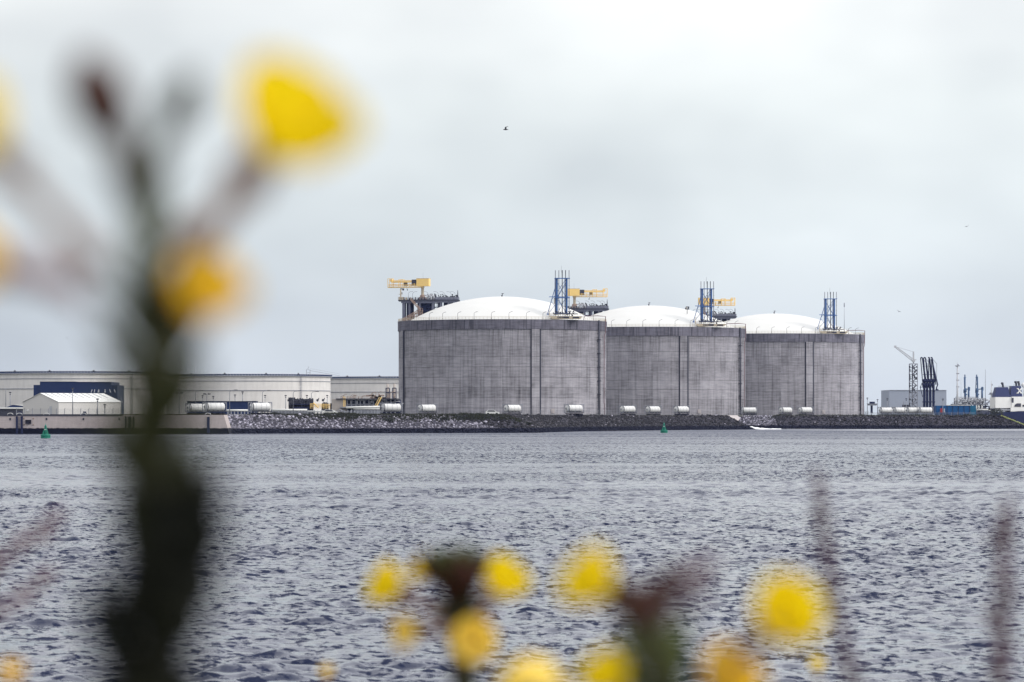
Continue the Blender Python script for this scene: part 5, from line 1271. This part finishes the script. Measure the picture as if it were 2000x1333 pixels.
def plant_three():
    D=2.3; s=D/F; q=lambda x,y,d=0: at(x,y,D+d); root=q(1290,1333); root.z=2.9
    t=Thing('evening_primrose','spreading evening primrose with large yellow flowers low at the right of centre','flowering plant',root)
    stem(t,[root,q(1290,1420),q(1283,1333),q(1270,1270),q(1250,1195)],[v*s for v in (24,22,21,18,16)],M['stem_dark'])
    flower(t,q(1240,1215),q(1156,1136),58*s,M['petal'],.85,11*s); flower(t,q(1390,1340),q(1532,1200,-.05),66*s,M['petal'],.88,13*s)
    flower(t,q(1260,1420),q(1184,1322),50*s,M['petal'],.88,11*s); flower(t,q(1335,1420),q(1422,1322),62*s,M['petal_orange'],.85,13*s); flower(t,q(1130,1430),q(1040,1352,.3),66*s,M['petal_cream'],.95,11*s)
    bud(t,q(1262,1240),q(1228,1170),95*s,30*s,M['bud_red']); bud(t,q(1262,1240),q(1262,1178),85*s,26*s,M['bud_red'])
    for a in ((1265,1220,1345,1125,95,18,'seed_mauve'),(1265,1220,1378,1112,85,13,'seed_mauve'),(1265,1220,1310,1135,85,16,'bud_red'),(1262,1215,1288,1135,70,12,'bud_red'),(1265,1230,1365,1165,75,12,'seed_mauve')): bud(t,q(a[0],a[1]),q(a[2],a[3]),a[4]*s,a[5]*s,M[a[6]])
    for a in ((1262,1250,1225,1150,20),(1262,1250,1290,1140,20),(1270,1260,1250,1140,18),(1270,1280,1205,1170,15),(1270,1280,1318,1160,17),(1275,1400,1195,1250,20),(1280,1400,1350,1250,20),(1275,1330,1200,1215,18),(1280,1330,1355,1200,16),(1275,1350,1290,1200,22),(1280,1440,1220,1320,20),(1290,1440,1350,1320,20),(1275,1310,1225,1190,15),(1275,1310,1335,1205,16),(1280,1340,1240,1220,18),(1280,1345,1325,1240,16),(1280,1390,1300,1250,18),(1280,1400,1265,1270,18),(1280,1420,1330,1310,16)): leaf(t,q(a[0],a[1]),q(a[2],a[3]),a[4]*s,M['leaf_green'])
plant_three()
def seed_stalk(pts,D,r,n,m,lab,name='dry_stalk'):
    s=D/F; r=r*s; q=[at(x,y,D) for x,y in pts]; root=q[-1].copy(); root.z=2.9; t=Thing(name,lab,'dry plant',root)
    mb=MB(); mb.tube(q+[root],r*.16,6); t.part('stem',mb,m); mb=MB(); rr=random.Random(int(pts[0][0])+5)
    for k in range(n):
        f=rr.random()**.75*(len(q)-1); i=min(int(f),len(q)-2); c=q[i].lerp(q[i+1],f-i); k_=min(1,.35+f*.6)
        mb.ball(c+Vector((rr.gauss(0,r*.42*k_),rr.gauss(0,r*.4),rr.uniform(-r,r)*.6)),rr.uniform(.10,.20)*r,6,(1,1,1.4))
    t.part('seed_head',mb,m)
seed_stalk([(1597,930),(1603,1000),(1617,1100),(1640,1220),(1668,1345)],3.6,26,200,M['seed_mauve'],'thin leaning mauve seed stalk right of the yellow flowers')
seed_stalk([(1966,975),(1962,1060),(1958,1200),(1955,1345)],3.4,34,190,M['seed_mauve'],'upright mauve seed stalk near the right edge')
seed_stalk([(128,995),(60,1055),(-10,1100),(-60,1160)],3.4,30,110,M['seed_rose'],'leaning pinkish seed stalk at the left edge, upper of two')
seed_stalk([(105,1105),(50,1160),(-20,1200),(-60,1260)],3.4,28,90,M['seed_rose'],'leaning pinkish seed stalk at the left edge, lower of two')
def small_flower(px,py,D,r,m,lab):
    s=D/F; root=at(px,py,D); root.z=2.9; t=Thing('small_flower',lab,'flower',root); stem(t,[root,at(px,py+8,D)],[3*s,2*s],M['leaf_green']); flower(t,at(px,py+30,D),at(px,py,D),r*s,m,.8,4*s)
small_flower(1596,1298,4.6,15,M['petal'],'tiny yellow flower below the large right yellow flower')
small_flower(638,1312,4.6,13,M['petal_cream'],'tiny pale flower low left of the centre plant')
small_flower(22,1315,3.0,24,M['petal_orange'],'faint orange flower in the lower left corner')

# ------------------------------------------------------------------ haze
def haze():
    mb=MB(); mb.box2((-3700,-60,-3.2),(3700,6700,75)); me=link_mesh('haze',mb,None)
    m=bpy.data.materials.new('haze'); m.use_nodes=True; nt=m.node_tree; nt.nodes.remove(nt.nodes['Principled BSDF']); v=nt.nodes.new('ShaderNodeVolumePrincipled')
    v.inputs['Color'].default_value=(.50,.60,1.0,1); v.inputs['Density'].default_value=HAZE; v.inputs['Anisotropy'].default_value=0.0
    nt.links.new(v.outputs[0],nt.nodes['Material Output'].inputs['Volume']); me.data.materials.clear(); me.data.materials.append(m); tag(me,'thin pale blue haze over the harbour','haze',kind='stuff')
HAZE=.00002
haze()
SC.cycles.max_bounces=6; SC.cycles.diffuse_bounces=2; SC.cycles.glossy_bounces=3; SC.cycles.transmission_bounces=3; SC.cycles.volume_bounces=0
SC.cycles.use_denoising=True; SC.cycles.use_adaptive_sampling=False
